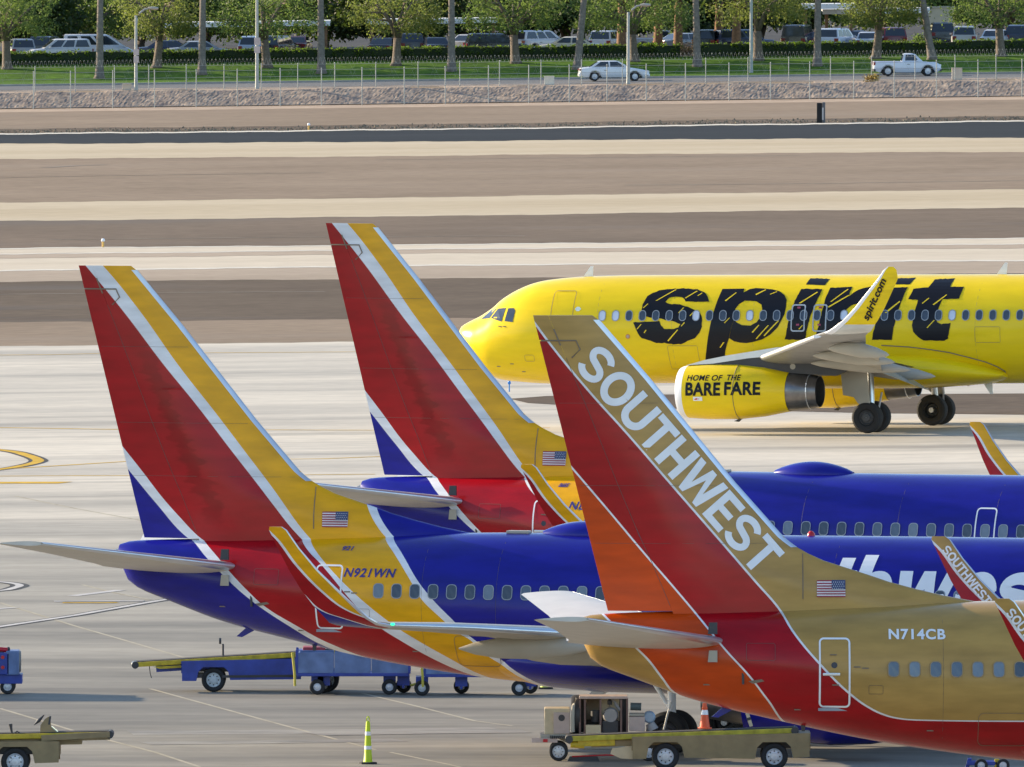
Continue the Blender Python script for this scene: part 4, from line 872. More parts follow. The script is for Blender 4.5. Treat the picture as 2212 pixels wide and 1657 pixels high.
    for poly in ([(14.29,5.69),(15.1,5.66),(15.01,5.45),(14.24,5.46)], [(17.71,5.68),(18.45,5.69),(18.36,5.46),(17.65,5.47)]): decal('letter_dot', [rough(poly)], None, lambda a, z: P(a, z), M_black, t, .06)
    scr = [[(8.46,4.88),(9.13,5.29),(9.2,5.29),(8.52,4.88)],[(9.6,4.98),(10.0,5.24),(10.05,5.23),(9.65,4.97)],[(10.09,5.07),(10.24,5.18),(10.26,5.16),(10.11,5.05)],[(8.0,4.62),(8.17,4.78),(8.2,4.77),(8.04,4.61)],[(9.43,4.43),(9.61,4.63),(9.65,4.62),(9.46,4.42)],[(9.89,4.32),(10.05,4.5),(10.08,4.48),(9.93,4.31)],[(9.57,3.94),(9.7,4.09),(9.72,4.05),(9.59,3.92)],[(9.02,3.39),(9.43,3.81),(9.46,3.79),(9.06,3.36)],[(8.09,3.69),(8.17,3.8),(8.21,3.79),(8.12,3.67)],[(7.8,3.82),(7.98,4.02),(8.0,4.0),(7.84,3.82)],[(11.22,4.88),(11.58,5.18),(11.62,5.17),(11.27,4.86)],[(12.38,5.12),(12.72,5.29),(12.76,5.27),(12.42,5.08)],[(12.95,5.12),(13.2,5.22),(13.22,5.2),(12.97,5.1)],[(12.38,3.7),(12.65,3.98),(12.69,3.97),(12.43,3.68)],[(12.53,3.46),(13.02,3.96),(13.07,3.96),(12.57,3.44)],[(12.85,3.58),(13.42,4.14),(13.47,4.13),(12.89,3.55)],[(11.28,4.06),(11.49,4.26),(11.5,4.23),(11.31,4.04)],[(11.07,3.13),(11.23,3.33),(11.28,3.32),(11.11,3.12)],
      [(14.17,4.78),(14.8,5.2),(14.84,5.18),(14.24,4.77)],[(15.33,4.64),(16.08,5.08),(16.12,5.06),(15.4,4.62)],[(15.41,4.83),(15.98,5.3),(16.02,5.28),(15.46,4.83)],[(17.62,4.43),(18.15,4.86),(18.17,4.82),(17.7,4.41)],[(19.47,4.72),(19.94,5.09),(19.97,5.07),(19.53,4.7)],[(19.3,3.86),(19.58,4.15),(19.62,4.14),(19.34,3.85)],[(19.04,4.77),(19.27,4.97),(19.3,4.95),(19.07,4.75)],[(14.24,3.82),(14.39,3.97),(14.41,3.95),(14.27,3.8)]]
    ym = mat('scratch_yellow', SPY, .4)
    for poly in scr:
        c = [sum(q[j] for q in poly) / 4 for j in (0, 1)]
        decal('letter_scratch', [poly], None, lambda a, z: P(a, z, .02), ym, t, .1)
    for a0, a1, z0, z1 in ((5.6, 6.1, 2.5, 2.9), (9.0, 10.2, 2.3, 3.2), (3.2, 3.6, 2.6, 2.85), (21.2, 22.2, 3.3, 3.9)): outl('access_panel', a0, a1, z0, z1, .012, M_seal, .06)
    for a, z in ((6.3, 3.7), (2.2, 3.92), (2.4, 3.92), (2.0, 2.4), (2.6, 2.5), (3.0, 2.2), (12.9, 3.05), (19.6, 2.4)): MB().box(P(a, z, .01), (.14, .02, .03)).build('stencil_mark', M_seal, t)
    for a in (6.2, 9.2, 12.4, 21.2): MB().tube([P(a, 2.0 + .25 * q, -.001) for q in range(15)], .004, 5).build('skin_seam', M_seal, t)
    MB().lathe([(0, .001), (0, .09)], P(7.45, 3.55, .012), 'y', 16).build('port_ring', mat('port_orange', (.6, .2, .05), .4), t); MB().lathe([(0, .001), (0, .055)], P(7.45, 3.55, .02), 'y', 16).build('port_centre', M_lgrey, t)
    def EP(a, z):
        r_ = interp(a, [(11.05, .975), (11.4, 1.0), (12, 1.035), (13.2, 1.03), (14.2, .93), (15.2, .74)], 1)
        return (-a, 5.75 + math.sqrt(max(.01, r_ * r_ - (z - 1.61) ** 2)) + .014, z)
    for body, fit, bo, shr in (('HOME', (11.41, 2.05, .88, .21), .02, .12), ('OF', (12.39, 2.05, .42, .21), .02, .12), ('THE', (12.98, 2.06, .54, .21), .02, .12), ('BARE', (11.38, 1.49, 1.38, .50), .035, 0), ('FARE', (12.92, 1.51, 1.38, .50), .035, 0)):
        decal('slogan_word', text_tris(body, bo, shr, 1.05), fit, EP, M_black, t, .06)
    decal('warning_sticker', [[(11.68, 1.30), (12.05, 1.30), (12.05, 1.45), (11.68, 1.45)]], None, EP, M_white, t, .06)
    decal('warning_mark', [[(11.71, 1.35), (11.83, 1.41), (11.83, 1.38), (11.93, 1.38), (11.93, 1.36), (11.83, 1.36), (11.83, 1.33)]], None, lambda a, z: tuple(Vector(EP(a, z)) + Vector((0, .006, 0))), M_redlens, t, .06)
    tw = [(4.4, 16.85), (4.62, 17.0), (5.1, 17.12), (5.62, 17.25), (6.15, 17.38), (6.6, 17.47)]
    dx, dz = .497, .868
    decal('web_address', text_tris('spirit.com', .03, .1), (0, 0, 1.72, .34), lambda a, q: (-(22.18 + dx * a - dz * (q)), interp(4.55 + dz * a + dx * q, tw, 1) + .07, 4.55 + dz * a + dx * q), M_black, t, .1)
    for a0, z0, a1, z1 in ((5.0, 5.72, 5.33, 6.14), (21.43, 5.78, 21.78, 6.23)): MB().prism([(-a0, z0), (-a1 + .02, z1), (-a1 - .08, z1), (-a0 - .38, z0)], -.025, .025).build('blade_antenna', M_white, t)
    MB().prism([(-20.84, 1.74), (-21.12, 1.32), (-21.22, 1.32), (-21.2, 1.78)], -.025, .025).build('blade_antenna', M_white, t)
    MB().box((-1.2, .66, 3.0), (.06, .12, .2)).build('nose_sensor', M_white, t)
    return t
yellow_jet()

# ------------------------------------------------------------------ cars
def paint_by_object(name):
    """car paint that takes its colour from the object"""
    m = bpy.data.materials.new(name); t, b = nodes(m); oi = t.nodes.new('ShaderNodeObjectInfo')
    nz = t.nodes.new('ShaderNodeTexNoise'); nz.inputs['Scale'].default_value = 1.5
    mr = t.nodes.new('ShaderNodeMapRange'); mr.inputs[3].default_value = .92; mr.inputs[4].default_value = 1.05; t.links.new(nz.outputs['Fac'], mr.inputs[0])
    hv = t.nodes.new('ShaderNodeHueSaturation'); t.links.new(oi.outputs['Color'], hv.inputs['Color']); t.links.new(mr.outputs[0], hv.inputs['Value'])
    t.links.new(hv.outputs[0], b.inputs['Base Color']); b.inputs['Roughness'].default_value = .25; b.inputs['Coat Weight'].default_value = .5
    return m
M_car = paint_by_object('car_paint')
M_cglass = mat('car_glass', (.02, .026, .034), .06, spec=.8)
M_trim = mat('car_trim', (.03, .03, .032), .6)
M_head = mat('lamp_clear', (.7, .72, .75), .1)
CARS = {  # half length, half width, body stations (x, z top), cabin base x0..x1, roof x0..x1, roof z, wheel x, wheel radius
    'sedan': dict(L=2.5, W=.92, top=[(-2.5, .62), (-2.42, .93), (-1.7, 1.0), (-.5, .98), (.9, .95), (1.3, .93), (2.1, .80), (2.42, .66), (2.5, .5)], cab=(-1.85, 1.15, -1.05, .25, 1.45), wx=(-1.42, 1.45), wr=.33),
    'suv': dict(L=2.35, W=.95, top=[(-2.35, .7), (-2.3, 1.08), (-1.5, 1.1), (.8, 1.08), (1.2, 1.05), (2.0, .98), (2.28, .8), (2.35, .55)], cab=(-2.26, 1.25, -2.02, .35, 1.74), wx=(-1.38, 1.42), wr=.37),
    'van': dict(L=2.6, W=.98, top=[(-2.6, .7), (-2.58, 1.15), (1.5, 1.12), (2.2, 1.02), (2.55, .8), (2.6, .5)], cab=(-2.56, 2.0, -2.45, .7, 1.98), wx=(-1.6, 1.65), wr=.36),
    'pickup': dict(L=2.42, W=.9, top=[(-2.42, .7), (-2.4, 1.06), (-.6, 1.06), (.9, 1.05), (1.2, 1.03), (2.1, .96), (2.36, .8), (2.42, .5)], cab=(-.42, 1.12, -.25, .5, 1.62), wx=(-1.42, 1.45), wr=.36)}
def make_car(kind, name):
    k = CARS[kind]; t = bpy.data.objects.new(name, None); col.objects.link(t); L, W = k['L'], k['W']; rings = []
    xs = sorted(set([round(-L + 2 * L * i / 22, 3) for i in range(23)] + [a for a, _ in k['top']]))
    for x in xs:
        zt = interp(x, k['top'], 1); e = min(1.0, (L - abs(x)) / .35); w_ = W * (.86 + .14 * math.sin(e * math.pi / 2)); zb = .26 + .16 * (1 - e)
        for wx in k['wx']:
            d = abs(x - wx)
            if d < k['wr'] + .06: zb = max(zb, math.sqrt(max(0, (k['wr'] + .06) ** 2 - d * d)) + k['wr'] - .02)
        zb = min(zb, zt - .06); zm = zb + (zt - zb) * .5
        rings.append([(x, w_ * .9, zb), (x, w_, zb + (zt - zb) * .25), (x, w_, zm), (x, w_ * .97, zt - .06), (x, w_ * .86, zt), (x, -w_ * .86, zt), (x, -w_ * .97, zt - .06), (x, -w_, zm), (x, -w_, zb + (zt - zb) * .25), (x, -w_ * .9, zb)])
    body = MB().loft(rings).build('body', M_car, t, True)
    x0, x1, r0, r1, zr = k['cab']; zb = interp((x0 + x1) / 2, k['top'], 1) - .04
    wb, wr_ = W * .9, W * .74
    lerp = lambda a, b, f: a + (b - a) * f
    def ring(f): 
        xa, xb, w_, z = lerp(x0, r0, f), lerp(x1, r1, f), lerp(wb, wr_, f), lerp(zb, zr, f); return xa, xb, w_, z
    rr = []
    for f in (0, .5, .9): 
        xa, xb, w_, z = ring(f); rr.append([(xa, -w_, z), (xb, -w_, z), (xb, w_, z), (xa, w_, z)])
    xa, xb, w_, z = ring(1.0); rr.append([(xa + .12, -w_ + .1, z), (xb - .16, -w_ + .1, z), (xb - .16, w_ - .1, z), (xa + .12, w_ - .1, z)])
    MB().loft(rr).build('cabin', M_car, t, True)
    def P(fx, f, s, o=.012):
        xa, xb, w_, z = ring(f); return (lerp(xa, xb, fx), s * (w_ + o), z)
    cuts = {'sedan': (.10, .48, .52, .90), 'suv': (.05, .36, .39, .64, .67, .92), 'van': (.06, .30, .34, .58, .62, .94), 'pickup': (.14, .82)}[kind]
    for s in (-1, 1):
        for q in range(0, len(cuts), 2): MB().add([P(cuts[q], .16, s), P(cuts[q + 1], .16, s), P(cuts[q + 1] - .02, .86, s), P(cuts[q] + .02, .86, s)], [(0, 1, 2, 3)]).build('side_window', M_cglass, t)
        MB().box((L - .09, s * W * .66, .66 if kind == 'sedan' else .76), (.16, .34, .15), bev=.04).build('headlight', M_head, t)
        MB().box((-L + .05, s * W * .74, .80 if kind == 'sedan' else .9), (.12, .3,   .14 if kind == 'sedan' else .26), bev=.03).build('tail_light', M_tail, t)
        MB().box((x1 - .45, s * (W + .06), zb + .1), (.12, .16, .12), bev=.03).build('mirror', M_car, t)
        MB().box(((x0 + x1) / 2 - .3, s * (W * 1.005), zb - .16), (.2, .03, .035)).build('door_handle', M_trim, t)
        for wx in k['wx']: wheel('wheel', (wx, s * (W - .12), k['wr']), k['wr'], .22, t, s, rimr=.62)
    for e, nm in ((1, 'windscreen'), (0, 'rear_window')):
        q = []
        for f, yy in ((.12, 1), (.12, -1), (.86, -1), (.86, 1)):
            xa, xb, w_, z = ring(f); q.append(((xb + .012) if e else (xa - .012), yy * w_ * .88, z))
        MB().add(q, [(0, 1, 2, 3)]).build(nm, M_cglass, t)
    for e in (1, -1): MB().box((e * (L - .04), 0, .42), (.14, W * 1.8, .2), bev=.05).build('bumper', M_car if kind != 'pickup' else M_trim, t)
    MB().box((0, 0, .27), (L * 1.6, W * 1.6, .12)).build('underbody', M_trim, t)
    if kind == 'pickup':
        MB().add([(-2.34, -.72, 1.066), (-.5, -.72, 1.066), (-.5, .72, 1.066), (-2.34, .72, 1.066)], [(0, 1, 2, 3)]).build('load_bed', M_trim, t)
    return t
proto = {k: None for k in CARS}
def set_color(o, c):
    o.color = c + (1,)
    for ch in o.children: set_color(ch, c)
def place_car(kind, u, Y, rz, c, label, group=None, sc_=1.0, name='parked_car', z=None):
    if proto[kind] is None: o = make_car(kind, name); proto[kind] = o
    else: o = copy_tree(proto[kind]); o.name = name
    p = atY(sp(u), Y); o.location = (p.x, p.y, p.z + .01 + (z or 0)); o.rotation_euler = (0, 0, R(rz)); o.scale = (sc_,) * 3
    set_color(o, c); tag(o, label, 'pickup truck' if kind == 'pickup' else 'van' if kind == 'van' else 'car', group); return o
WH, SI, BK, CR, NV, DR, LB = (.55, .56, .58), (.30, .32, .34), (.02, .021, .024), (.62, .56, .42), (.03, .04, .08), (.16, .02, .03), (.38, .46, .60)
place_car('sedan', 2455, 1424, 4, (.74, .75, .77), 'white sedan driving right along the street behind the fence', name='driving_car', sc_=.98)
place_car('pickup', 3627, 1429, 4, (.66, .70, .78), 'pale single-cab pickup truck driving right along the street', name='pickup_truck', sc_=.98)
PG = 'cars parked behind the hedge'
for row in [('suv', 85, 1470, 96, SI, 'silver SUV seen from behind, leftmost parked car, beside the tree trunk'), ('suv', 190, 1480, 75, BK, 'black SUV between the silver SUV and the white hatch at far left'), ('suv', 238, 1467, 190, WH, 'white SUV just left of the long white van behind the hedge'),
            ('van', 392, 1470, 2, WH, 'long white van with dark windows, nose to the right, behind the palm trunk'), ('sedan', 690, 1472, 0, NV, 'dark navy sedan in front of the carport at left'), ('sedan', 812, 1467, 4, SI, 'silver sedan behind the second palm trunk from the left'),
            ('suv', 1022, 1469, 80, LB, 'light blue SUV seen past the pole with the signs'), ('suv', 1112, 1470, 70, BK, 'black SUV right of the light blue one, by the second tree'), ('sedan', 1190, 1484, 85, (.10, .02, .025), 'dark maroon sedan in the shade left of the third palm trunk'),
            ('sedan', 1540, 1473, 80, BK, 'black sedan under the middle carport beside the tree trunk'), ('suv', 1640, 1474, 95, (.05, .05, .055), 'charcoal SUV in the middle of the middle carport'), ('sedan', 1735, 1472, 100, BK, 'black sedan at the right end of the middle carport'), ('sedan', 1895, 1482, 60, WH, 'white sedan partly hidden right of the fourth palm trunk'),
            ('suv', 1990, 1467, 8, BK, 'black SUV side-on behind the hedge, left of the white SUV'), ('suv', 2165, 1478, 40, WH, 'white SUV at an angle above the cream sedan'), ('sedan', 2268, 1466, 176, CR, 'cream sedan, nose to the left, just behind the hedge'),
            ('suv', 2440, 1474, 70, WH, 'white SUV with its rear quarter showing, left of the lamp pole'), ('pickup', 2640, 1480, 10, SI, 'silver pickup among the brown palm trunks'), ('sedan', 2752, 1476, 30, SI, 'silver sedan above the gap in the hedge'), ('suv', 2845, 1472, 75, BK, 'black SUV right of the gap in the hedge'),
            ('suv', 2975, 1471, 20, NV, 'dark navy SUV behind the tall pole'), ('van', 3195, 1474, 80, (.03, .03, .035), 'black van beside the grey post box under the right carport'), ('sedan', 3290, 1476, 80, DR, 'dark red sedan left of the white and blue car'), ('suv', 3350, 1471, 70, (.6, .65, .74), 'white SUV under the right carport beside the palm trunk'),
            ('sedan', 3420, 1478, 95, NV, 'dark navy sedan right of the white SUV under the carport'), ('sedan', 3478, 1471, 85, WH, 'white sedan left of the tree in front of the maroon SUV'), ('suv', 3568, 1473, 95, DR, 'maroon SUV just right of the tree near the pickup'), ('suv', 3765, 1492, 92, BK, 'black SUV in front of the beige block'),
            ('suv', 3858, 1474, 88, (.45, .44, .42), 'grey-silver SUV seen from behind, right of the beige block'), ('sedan', 3985, 1474, 80, WH, 'white sedan behind the rightmost tree'), ('suv', 4075, 1476, 85, NV, 'navy SUV at the right edge of the picture')]:
    place_car(*row, group=PG)

# ------------------------------------------------------------------ trees, palms, hedges
M_bark = mat('bark', (.16, .125, .10), .9, var=.3, scale=8, bump=.3); M_palm = mat('palm_bark', (.19, .16, .14), .9, var=.25, scale=6, bump=.4)
M_palmb = mat('brown_palm_bark', (.22, .12, .06), .9, var=.3, scale=6, bump=.4)
M_leaf = mat('spring_leaf', (.07, .105, .028), .6, var=.4, scale=.5, c2=(.125, .16, .04), trans=(.22, .32, .07))
M_leafy = mat('yellowing_leaf', (.085, .11, .028), .6, var=.4, scale=.5, c2=(.155, .165, .04), trans=(.27, .33, .07))
M_leafd = mat('dark_leaf', (.028, .05, .012), .6, var=.3, scale=.5, c2=(.05, .08, .018), trans=(.07, .11, .015))
M_hedge = mat('hedge_leaf', (.045, .085, .016), .65, var=.3, scale=1.2, c2=(.075, .125, .02), trans=(.16, .26, .02))
def leaves(r, centers, per, spread, size, b=None):
    b = b or MB(); v, f = b.v, b.f
    for c, sp_ in centers:
        for _ in range(per):
            p = Vector((r.gauss(0, sp_), r.gauss(0, sp_), r.gauss(0, sp_ * .75))) + Vector(c)
            a = Vector((r.uniform(-1, 1), r.uniform(-1, 1), r.uniform(-1, .5))).normalized(); q = a.cross(Vector((r.uniform(-1, 1), r.uniform(-1, 1), r.uniform(-1, 1)))).normalized()
            s_ = size * r.uniform(.6, 1.3); o = len(v)
            v += [tuple(p), tuple(p + a * s_ * .5 + q * s_ * .28), tuple(p + a * s_), tuple(p + a * s_ * .5 - q * s_ * .28)]; f.append([o, o + 1, o + 2, o + 3]); b.mi.append(0)
    return b
def raw_mesh(name, b, m):
    me = bpy.data.meshes.new(name); me.from_pydata(b.v, [], b.f); me.materials.append(m); return me
def tree_meshes(seed, m, dens=1.0, wide=4.2, high=6.6, fork=2.0, size=.2):
    r = random.Random(seed); tr = MB(); cen = []
    lean = r.uniform(-.25, .25)
    tr.tube([(0, 0, -.1), (lean * .3, 0, .25), (lean * .6, 0, 1.0), (lean, 0, fork)], [.52, .36, .30, .28], 10)
    for k in range(6):
        a = 2 * math.pi * k / 6 + r.uniform(-.4, .4); rad = r.uniform(.55, 1) * wide * .62; h = r.uniform(.5, 1) * (high - fork) * .7
        pts = [Vector((lean, 0, fork - .1)), Vector((lean + math.cos(a) * rad * .3, math.sin(a) * rad * .3, fork + h * .45)), Vector((lean + math.cos(a) * rad * .7, math.sin(a) * rad * .7, fork + h * .8)), Vector((lean + math.cos(a) * rad, math.sin(a) * rad, fork + h))]
        tr.tube(pts, [.19, .13, .08, .04], 7)
        for j in range(4):
            p = pts[1].lerp(pts[3], r.random()); d = Vector((math.cos(a + r.uniform(-1, 1)), math.sin(a + r.uniform(-1, 1)), r.uniform(-.1, .6))) * r.uniform(.8, 1.7); tr.tube([p, p + d * .6, p + d], [.06, .04, .015], 5); cen.append((p + d, r.uniform(.35, .6)))
    for k in range(46):
        a = r.uniform(0, 6.28); q = math.sqrt(r.random()) * wide; z = fork + .75 + (high - fork) * (r.random() * (1 - .45 * (q / wide) ** 2)); cen.append((Vector((lean + math.cos(a) * q, math.sin(a) * q, z)), r.uniform(.3, .62)))
    for k in range(18):   # drooping fringe
        a = r.uniform(0, 6.28); q = r.uniform(.55, 1.05) * wide; cen.append((Vector((math.cos(a) * q, math.sin(a) * q, fork + r.uniform(.5, 1.6))), r.uniform(.2, .42)))
    b = leaves(r, cen, int(95 * dens), 0, size)
    me = bpy.data.meshes.new('trunk'); me.from_pydata(tr.v, [], tr.f); me.materials.append(M_bark)
    for p in me.polygons: p.use_smooth = True
    return me, raw_mesh('crown', b, m)
TV = [tree_meshes(21, M_leaf, .85, 3.5), tree_meshes(22, M_leafy, .8, 3.1), tree_meshes(23, M_leaf, .8, 3.8, 6.2), tree_meshes(24, M_leafy, .85, 3.4)]
def plant_tree(p, v, rz, label, s_=1.0, group='leafy trees in a row along the lawn', name='leafy_tree'):
    t = thing(name, p, rz, label, 'tree', group); t.scale = (s_,) * 3
    link('trunk', v[0], t); link('crown', v[1], t); return t
ordn = ['leftmost', 'second', 'third', 'fourth', 'fifth', 'sixth', 'seventh', 'eighth', 'rightmost']
for i, (u, v, k) in enumerate([(30, 278, 0), (625, 273, 1), (1070, 273, 2), (1584, 264, 1), (2064, 255, 0), (2539, 248, 2), (3034, 243, 3), (3502, 236, 1), (4005, 227, 0)]):
    p = gp(sp(u), sp(v)); lab = ('%s leafy green tree of the row on the lawn' % ordn[i]) if i in (0, 8) else ('%s leafy green tree from the left in the row on the lawn' % ordn[i])
    plant_tree(p, TV[k], rng.uniform(0, 6), lab, rng.uniform(.92, 1.05))
def palm(p, h, lean, label, m=M_palm, r0_=.27, group='tall palms on the lawn', name='palm_tree'):
    t = thing(name, p, 0, label, 'palm', group)
    MB().tube([(0, 0, -.1), (0, 0, .25), (lean * .1, 0, 1.0), (lean * .5, 0, h * .5), (lean, 0, h)], [r0_ * 1.7, r0_ * 1.3, r0_, r0_ * .82, r0_ * .75], 12).build('trunk', m, t, 'all')
    b = MB(); r = random.Random(int(p.x * 10) + 3)
    for k in range(22):
        a = 2 * math.pi * k / 22 + r.uniform(-.1, .1); up = r.uniform(-.5, .9); prev = []
        for q in range(6):
            f = q / 5; d = Vector((math.cos(a), math.sin(a), 0)); c = Vector((lean, 0, h)) + d * (2.1 * f) + Vector((0, 0, up * f * 1.6 - 1.5 * f * f)); n = Vector((-math.sin(a), math.cos(a), 0)) * (.34 * math.sin(math.pi * min(1, .12 + f * .88)) + .02)
            prev.append((c + n - Vector((0, 0, .12)), c, c - n - Vector((0, 0, .12))))
        for q in range(5): b.add([*prev[q], *prev[q + 1]], [(0, 1, 4, 3), (1, 2, 5, 4)])
    b.build('crown', M_leafd, t); return t
for i, (u, v, ln) in enumerate([(398, 315, .1), (808, 301, .1), (1285.6, 296, -.1), (1806, 287, 0), (2309, 280, .9), (2789, 268, -.2), (3269, 266, .1), (3728, 240, -1.5)]):
    palm(gp(sp(u), sp(v)), 9.5, ln, '%s palm trunk from the left on the lawn%s' % (ordn[i] if i else 'first', ', leaning left' if i == 7 else ''))
for i, u in enumerate([2485, 2632, 2712, 2875, 2945]):
    palm(atY(sp(u), 1468 + (i % 2) * 3), 5.5, .05, '%s brown palm trunk from the left among the parked cars' % ordn[i].replace('leftmost', 'first'), M_palmb, .34, 'brown palms in the car park', 'brown_palm')
DV = [tree_meshes(31, M_leafd, 1.0, 4.4, 7.5, .7, .38), tree_meshes(32, M_leaf, .9, 4.4, 7.0, 1.1, .34), tree_meshes(33, M_leafd, 1.0, 4.8, 8.0, .5, .38)]
for i in range(19):
    u = -150 + i * 245 + rng.uniform(-50, 50); Y = 1496 + rng.uniform(-8, 26)
    plant_tree(atY(sp(u), Y), DV[rng.choice((0, 0, 1, 2))], rng.uniform(0, 6), ('leftmost' if i == 0 else 'rightmost' if i == 18 else ['', 'second', 'third', 'fourth', 'fifth', 'sixth', 'seventh', 'eighth', 'ninth', 'tenth', 'eleventh', 'twelfth', 'thirteenth', 'fourteenth', 'fifteenth', 'sixteenth', 'seventeenth', 'eighteenth'][i]) + ' shade tree from the left at the back of the car park', rng.uniform(.95, 1.2), 'shade trees behind the car park', 'shade_tree')
def hedge(u0, u1, label):
    Y = 1459.6; a, c = atY(sp(u0), Y), atY(sp(u1), Y); t = thing('hedge', a, 0, label, 'hedge', 'clipped hedges along the car park'); r = random.Random(int(u0) + 9); n = int((c.x - a.x) / .6)
    core = MB(); vs = []
    for i in range(n + 1):
        x = (c.x - a.x) * i / n; zz = terr(a.x + x, Y) - a.z; h = .86 + .05 * math.sin(x * .7) + r.uniform(-.03, .03)
        vs.append([(x, -.42, zz), (x, -.45, zz + h * .55), (x, -.36, zz + h), (x, .4, zz + h), (x, .45, zz)])
    core.loft(vs).build('hedge_core', mat('hedge_core', (.018, .032, .012), .9), t)
    lb = MB(); cen = []
    for i in range(int((c.x - a.x) * 14)):
        x = r.uniform(0, c.x - a.x); zz = terr(a.x + x, Y) - a.z; k = r.random()
        cen.append(((x, -.46, zz + r.uniform(.02, .9)) if k < .5 else (x, r.uniform(-.45, .45), zz + .9), .07))
    leaves(r, cen, 12, 0, .19, lb); o = link('foliage', raw_mesh('foliage', lb, M_hedge), t)
    return t
hedge(-260, 2719, 'long clipped green hedge running from the left edge to the gap'); hedge(2798, 4360, 'clipped green hedge right of the gap, running to the right edge')
# low bushes
def bush(p, w_, h, label, m, seed, name='bush'):
    r = random.Random(seed); t = thing(name, p, 0, label, 'bush'); st = MB()
    for k in range(6): st.tube([(0, 0, 0), (r.uniform(-.3, .3) * w_, r.uniform(-.2, .2) * w_, h * .7)], [.03, .01], 5)
    st.build('stem', M_bark, t); cen = [(Vector((r.uniform(-.4, .4) * w_, r.uniform(-.3, .3) * w_, h * r.uniform(.25, .85))), .16 * w_) for _ in range(16)]
    link('foliage', raw_mesh('foliage', leaves(r, cen, 34, 0, .16), m), t)
bush(atY(sp(2757), 1459.5), 1.5, 1.05, 'dry brown bush filling the gap between the hedges', mat('dry_leaf', (.24, .17, .10), .8, var=.3, scale=1.0), 1)
bush(atY(sp(3680), 1466), 1.1, 1.4, 'round bright green bush beside the leaning palm', M_leaf, 2); bush(atY(sp(2600), 1464), 1.2, .9, 'small grey-green bush between the brown palm trunks', M_leafd, 3)
bush(atY(sp(3487), 1409), .8, .5, 'small yellow dry bush on the verge below the pickup', mat('straw_leaf', (.42, .30, .08), .8, var=.3), 4)

# ------------------------------------------------------------------ carports, fences, poles, small things
def carport(u0, u1, Y, h, label):
    a, c = atY(sp(u0), Y), atY(sp(u1), Y); L = c.x - a.x; t = thing('carport', a, 0, label, 'carport', 'white carports in the car park'); sl_ = math.atan(KS)
    rf = MB().box((L / 2, 2.6, h + .1 + KS * L / 2), (L, 5.4, .16), 0, -sl_); rf.build('roof', mat('white_roof', (.78, .78, .75), .5, var=.08), t)
    MB().box((L / 2, -.12, h + .02 + KS * L / 2), (L, .06, .36), 0, -sl_).build('fascia', mat('white_roof', (.78, .78, .75), .5), t)
    n = max(2, int(L / 2.9) + 1)
    for i in range(n):
        x = .3 + (L - .6) * i / (n - 1); MB().box((x, .35, h / 2 + KS * x), (.22, .22, h)).build('post', M_palmb, t)
carport(640, 1320, 1474, 2.5, 'long white carport roof at left behind the trees'); carport(1470, 1990, 1474, 2.55, 'white carport roof in the middle behind the trees'); carport(3205, 3420, 1478, 3.2, 'small high white carport roof at right'); carport(3290, 3720, 1482, 2.75, 'lower white carport roof behind the small high one'); carport(250, 370, 1500, 3.4, 'small pale carport roof among the trees at far left')
p = atY(sp(3764), 1499); t = thing('utility_building', p, 0, 'plain beige block behind the black SUV', 'building')
MB().box((0, 1, 1.35), (1.95, 2, 2.7), bev=.03).build('wall', mat('beige_stucco', (.58, .47, .32), .85, var=.06), t); MB().box((0, 1, 2.74), (2.1, 2.15, .1)).build('roof', mat('beige_trim', (.5, .42, .3), .8), t)
M_galv = mat('galvanised_steel', (.36, .38, .365), .5, .2, var=.1)
def fence(us, Y, h, label, rad, coil):
    pts = [atY(sp(u), Y) for u in us]; o = pts[0]; t = thing('chain_link_fence', o, 0, label, 'fence')
    me = None
    for p in pts:
        if me is None:
            b = MB().tube([(0, 0, -.05), (0, 0, h)], rad, 8).lathe([(h, rad * 1.25), (h + .05, rad * 1.0), (h + .07, .002)], (0, 0, 0), 'z', 8); q = b.build('post', M_galv, t, True, p - o); me = q.data
        else: link('post', me, t, p - o)
    a, c = pts[0] - o, pts[-1] - o
    for z in (h * .04, h * .5, h * .97): MB().tube([a + Vector((0, 0, z)), c + Vector((0, 0, z))], .012, 5).build('fence_wire', M_galv, t)
    # woven mesh as thin crossing wires, widely spaced
    wv = MB(); L = c.x - a.x; n = int(L / 1.4)
    for i in range(n):
        for s in (-1, 1):
            x = L * i / n; x2 = x + s * .9
            if 0 <= x2 <= L: wv.add([(x, 0, .05 + KS * x), (x + .005, 0, .05 + KS * x), (x2 + .005, 0, h * .97 + KS * x2), (x2, 0, h * .97 + KS * x2)], [(0, 1, 2, 3)])
    tag(wv.build('fence_mesh', M_galv, t), kind='stuff')
    if coil:
        path = [a.lerp(c, i / 2600) + Vector((0, .22 * math.sin(i * .65), h + .2 + .22 * math.cos(i * .65))) for i in range(2601)]
        MB().tube(path, .006, 4).build('razor_coil', M_galv, t)
nearp = [(-30 + 0), 134, 282, 451, 618, 785, 949, 1121, 1286, 1448, 1617, 1781, 1954, 2115, 2277, 2428, 2585, 2742, 2916, 3082, 3239, 3415, 3577, 3746, 3912, 4088, 4250]
farp = [-20, 140, 301, 458, 595, 745, 896, 1045, 1191, 1339, 1503, 1672, 1839, 1998, 2164, 2326, 2490, 2657, 2823, 2992, 3155, 3322, 3486, 3660, 3820, 3984, 4150]
fence(nearp, 1400.3, 2.55, 'taller chain-link fence at the foot of the stone bank', .032, False); fence(farp, 1409.0, 1.75, 'lower chain-link fence with coiled razor wire beside the street', .03, True)
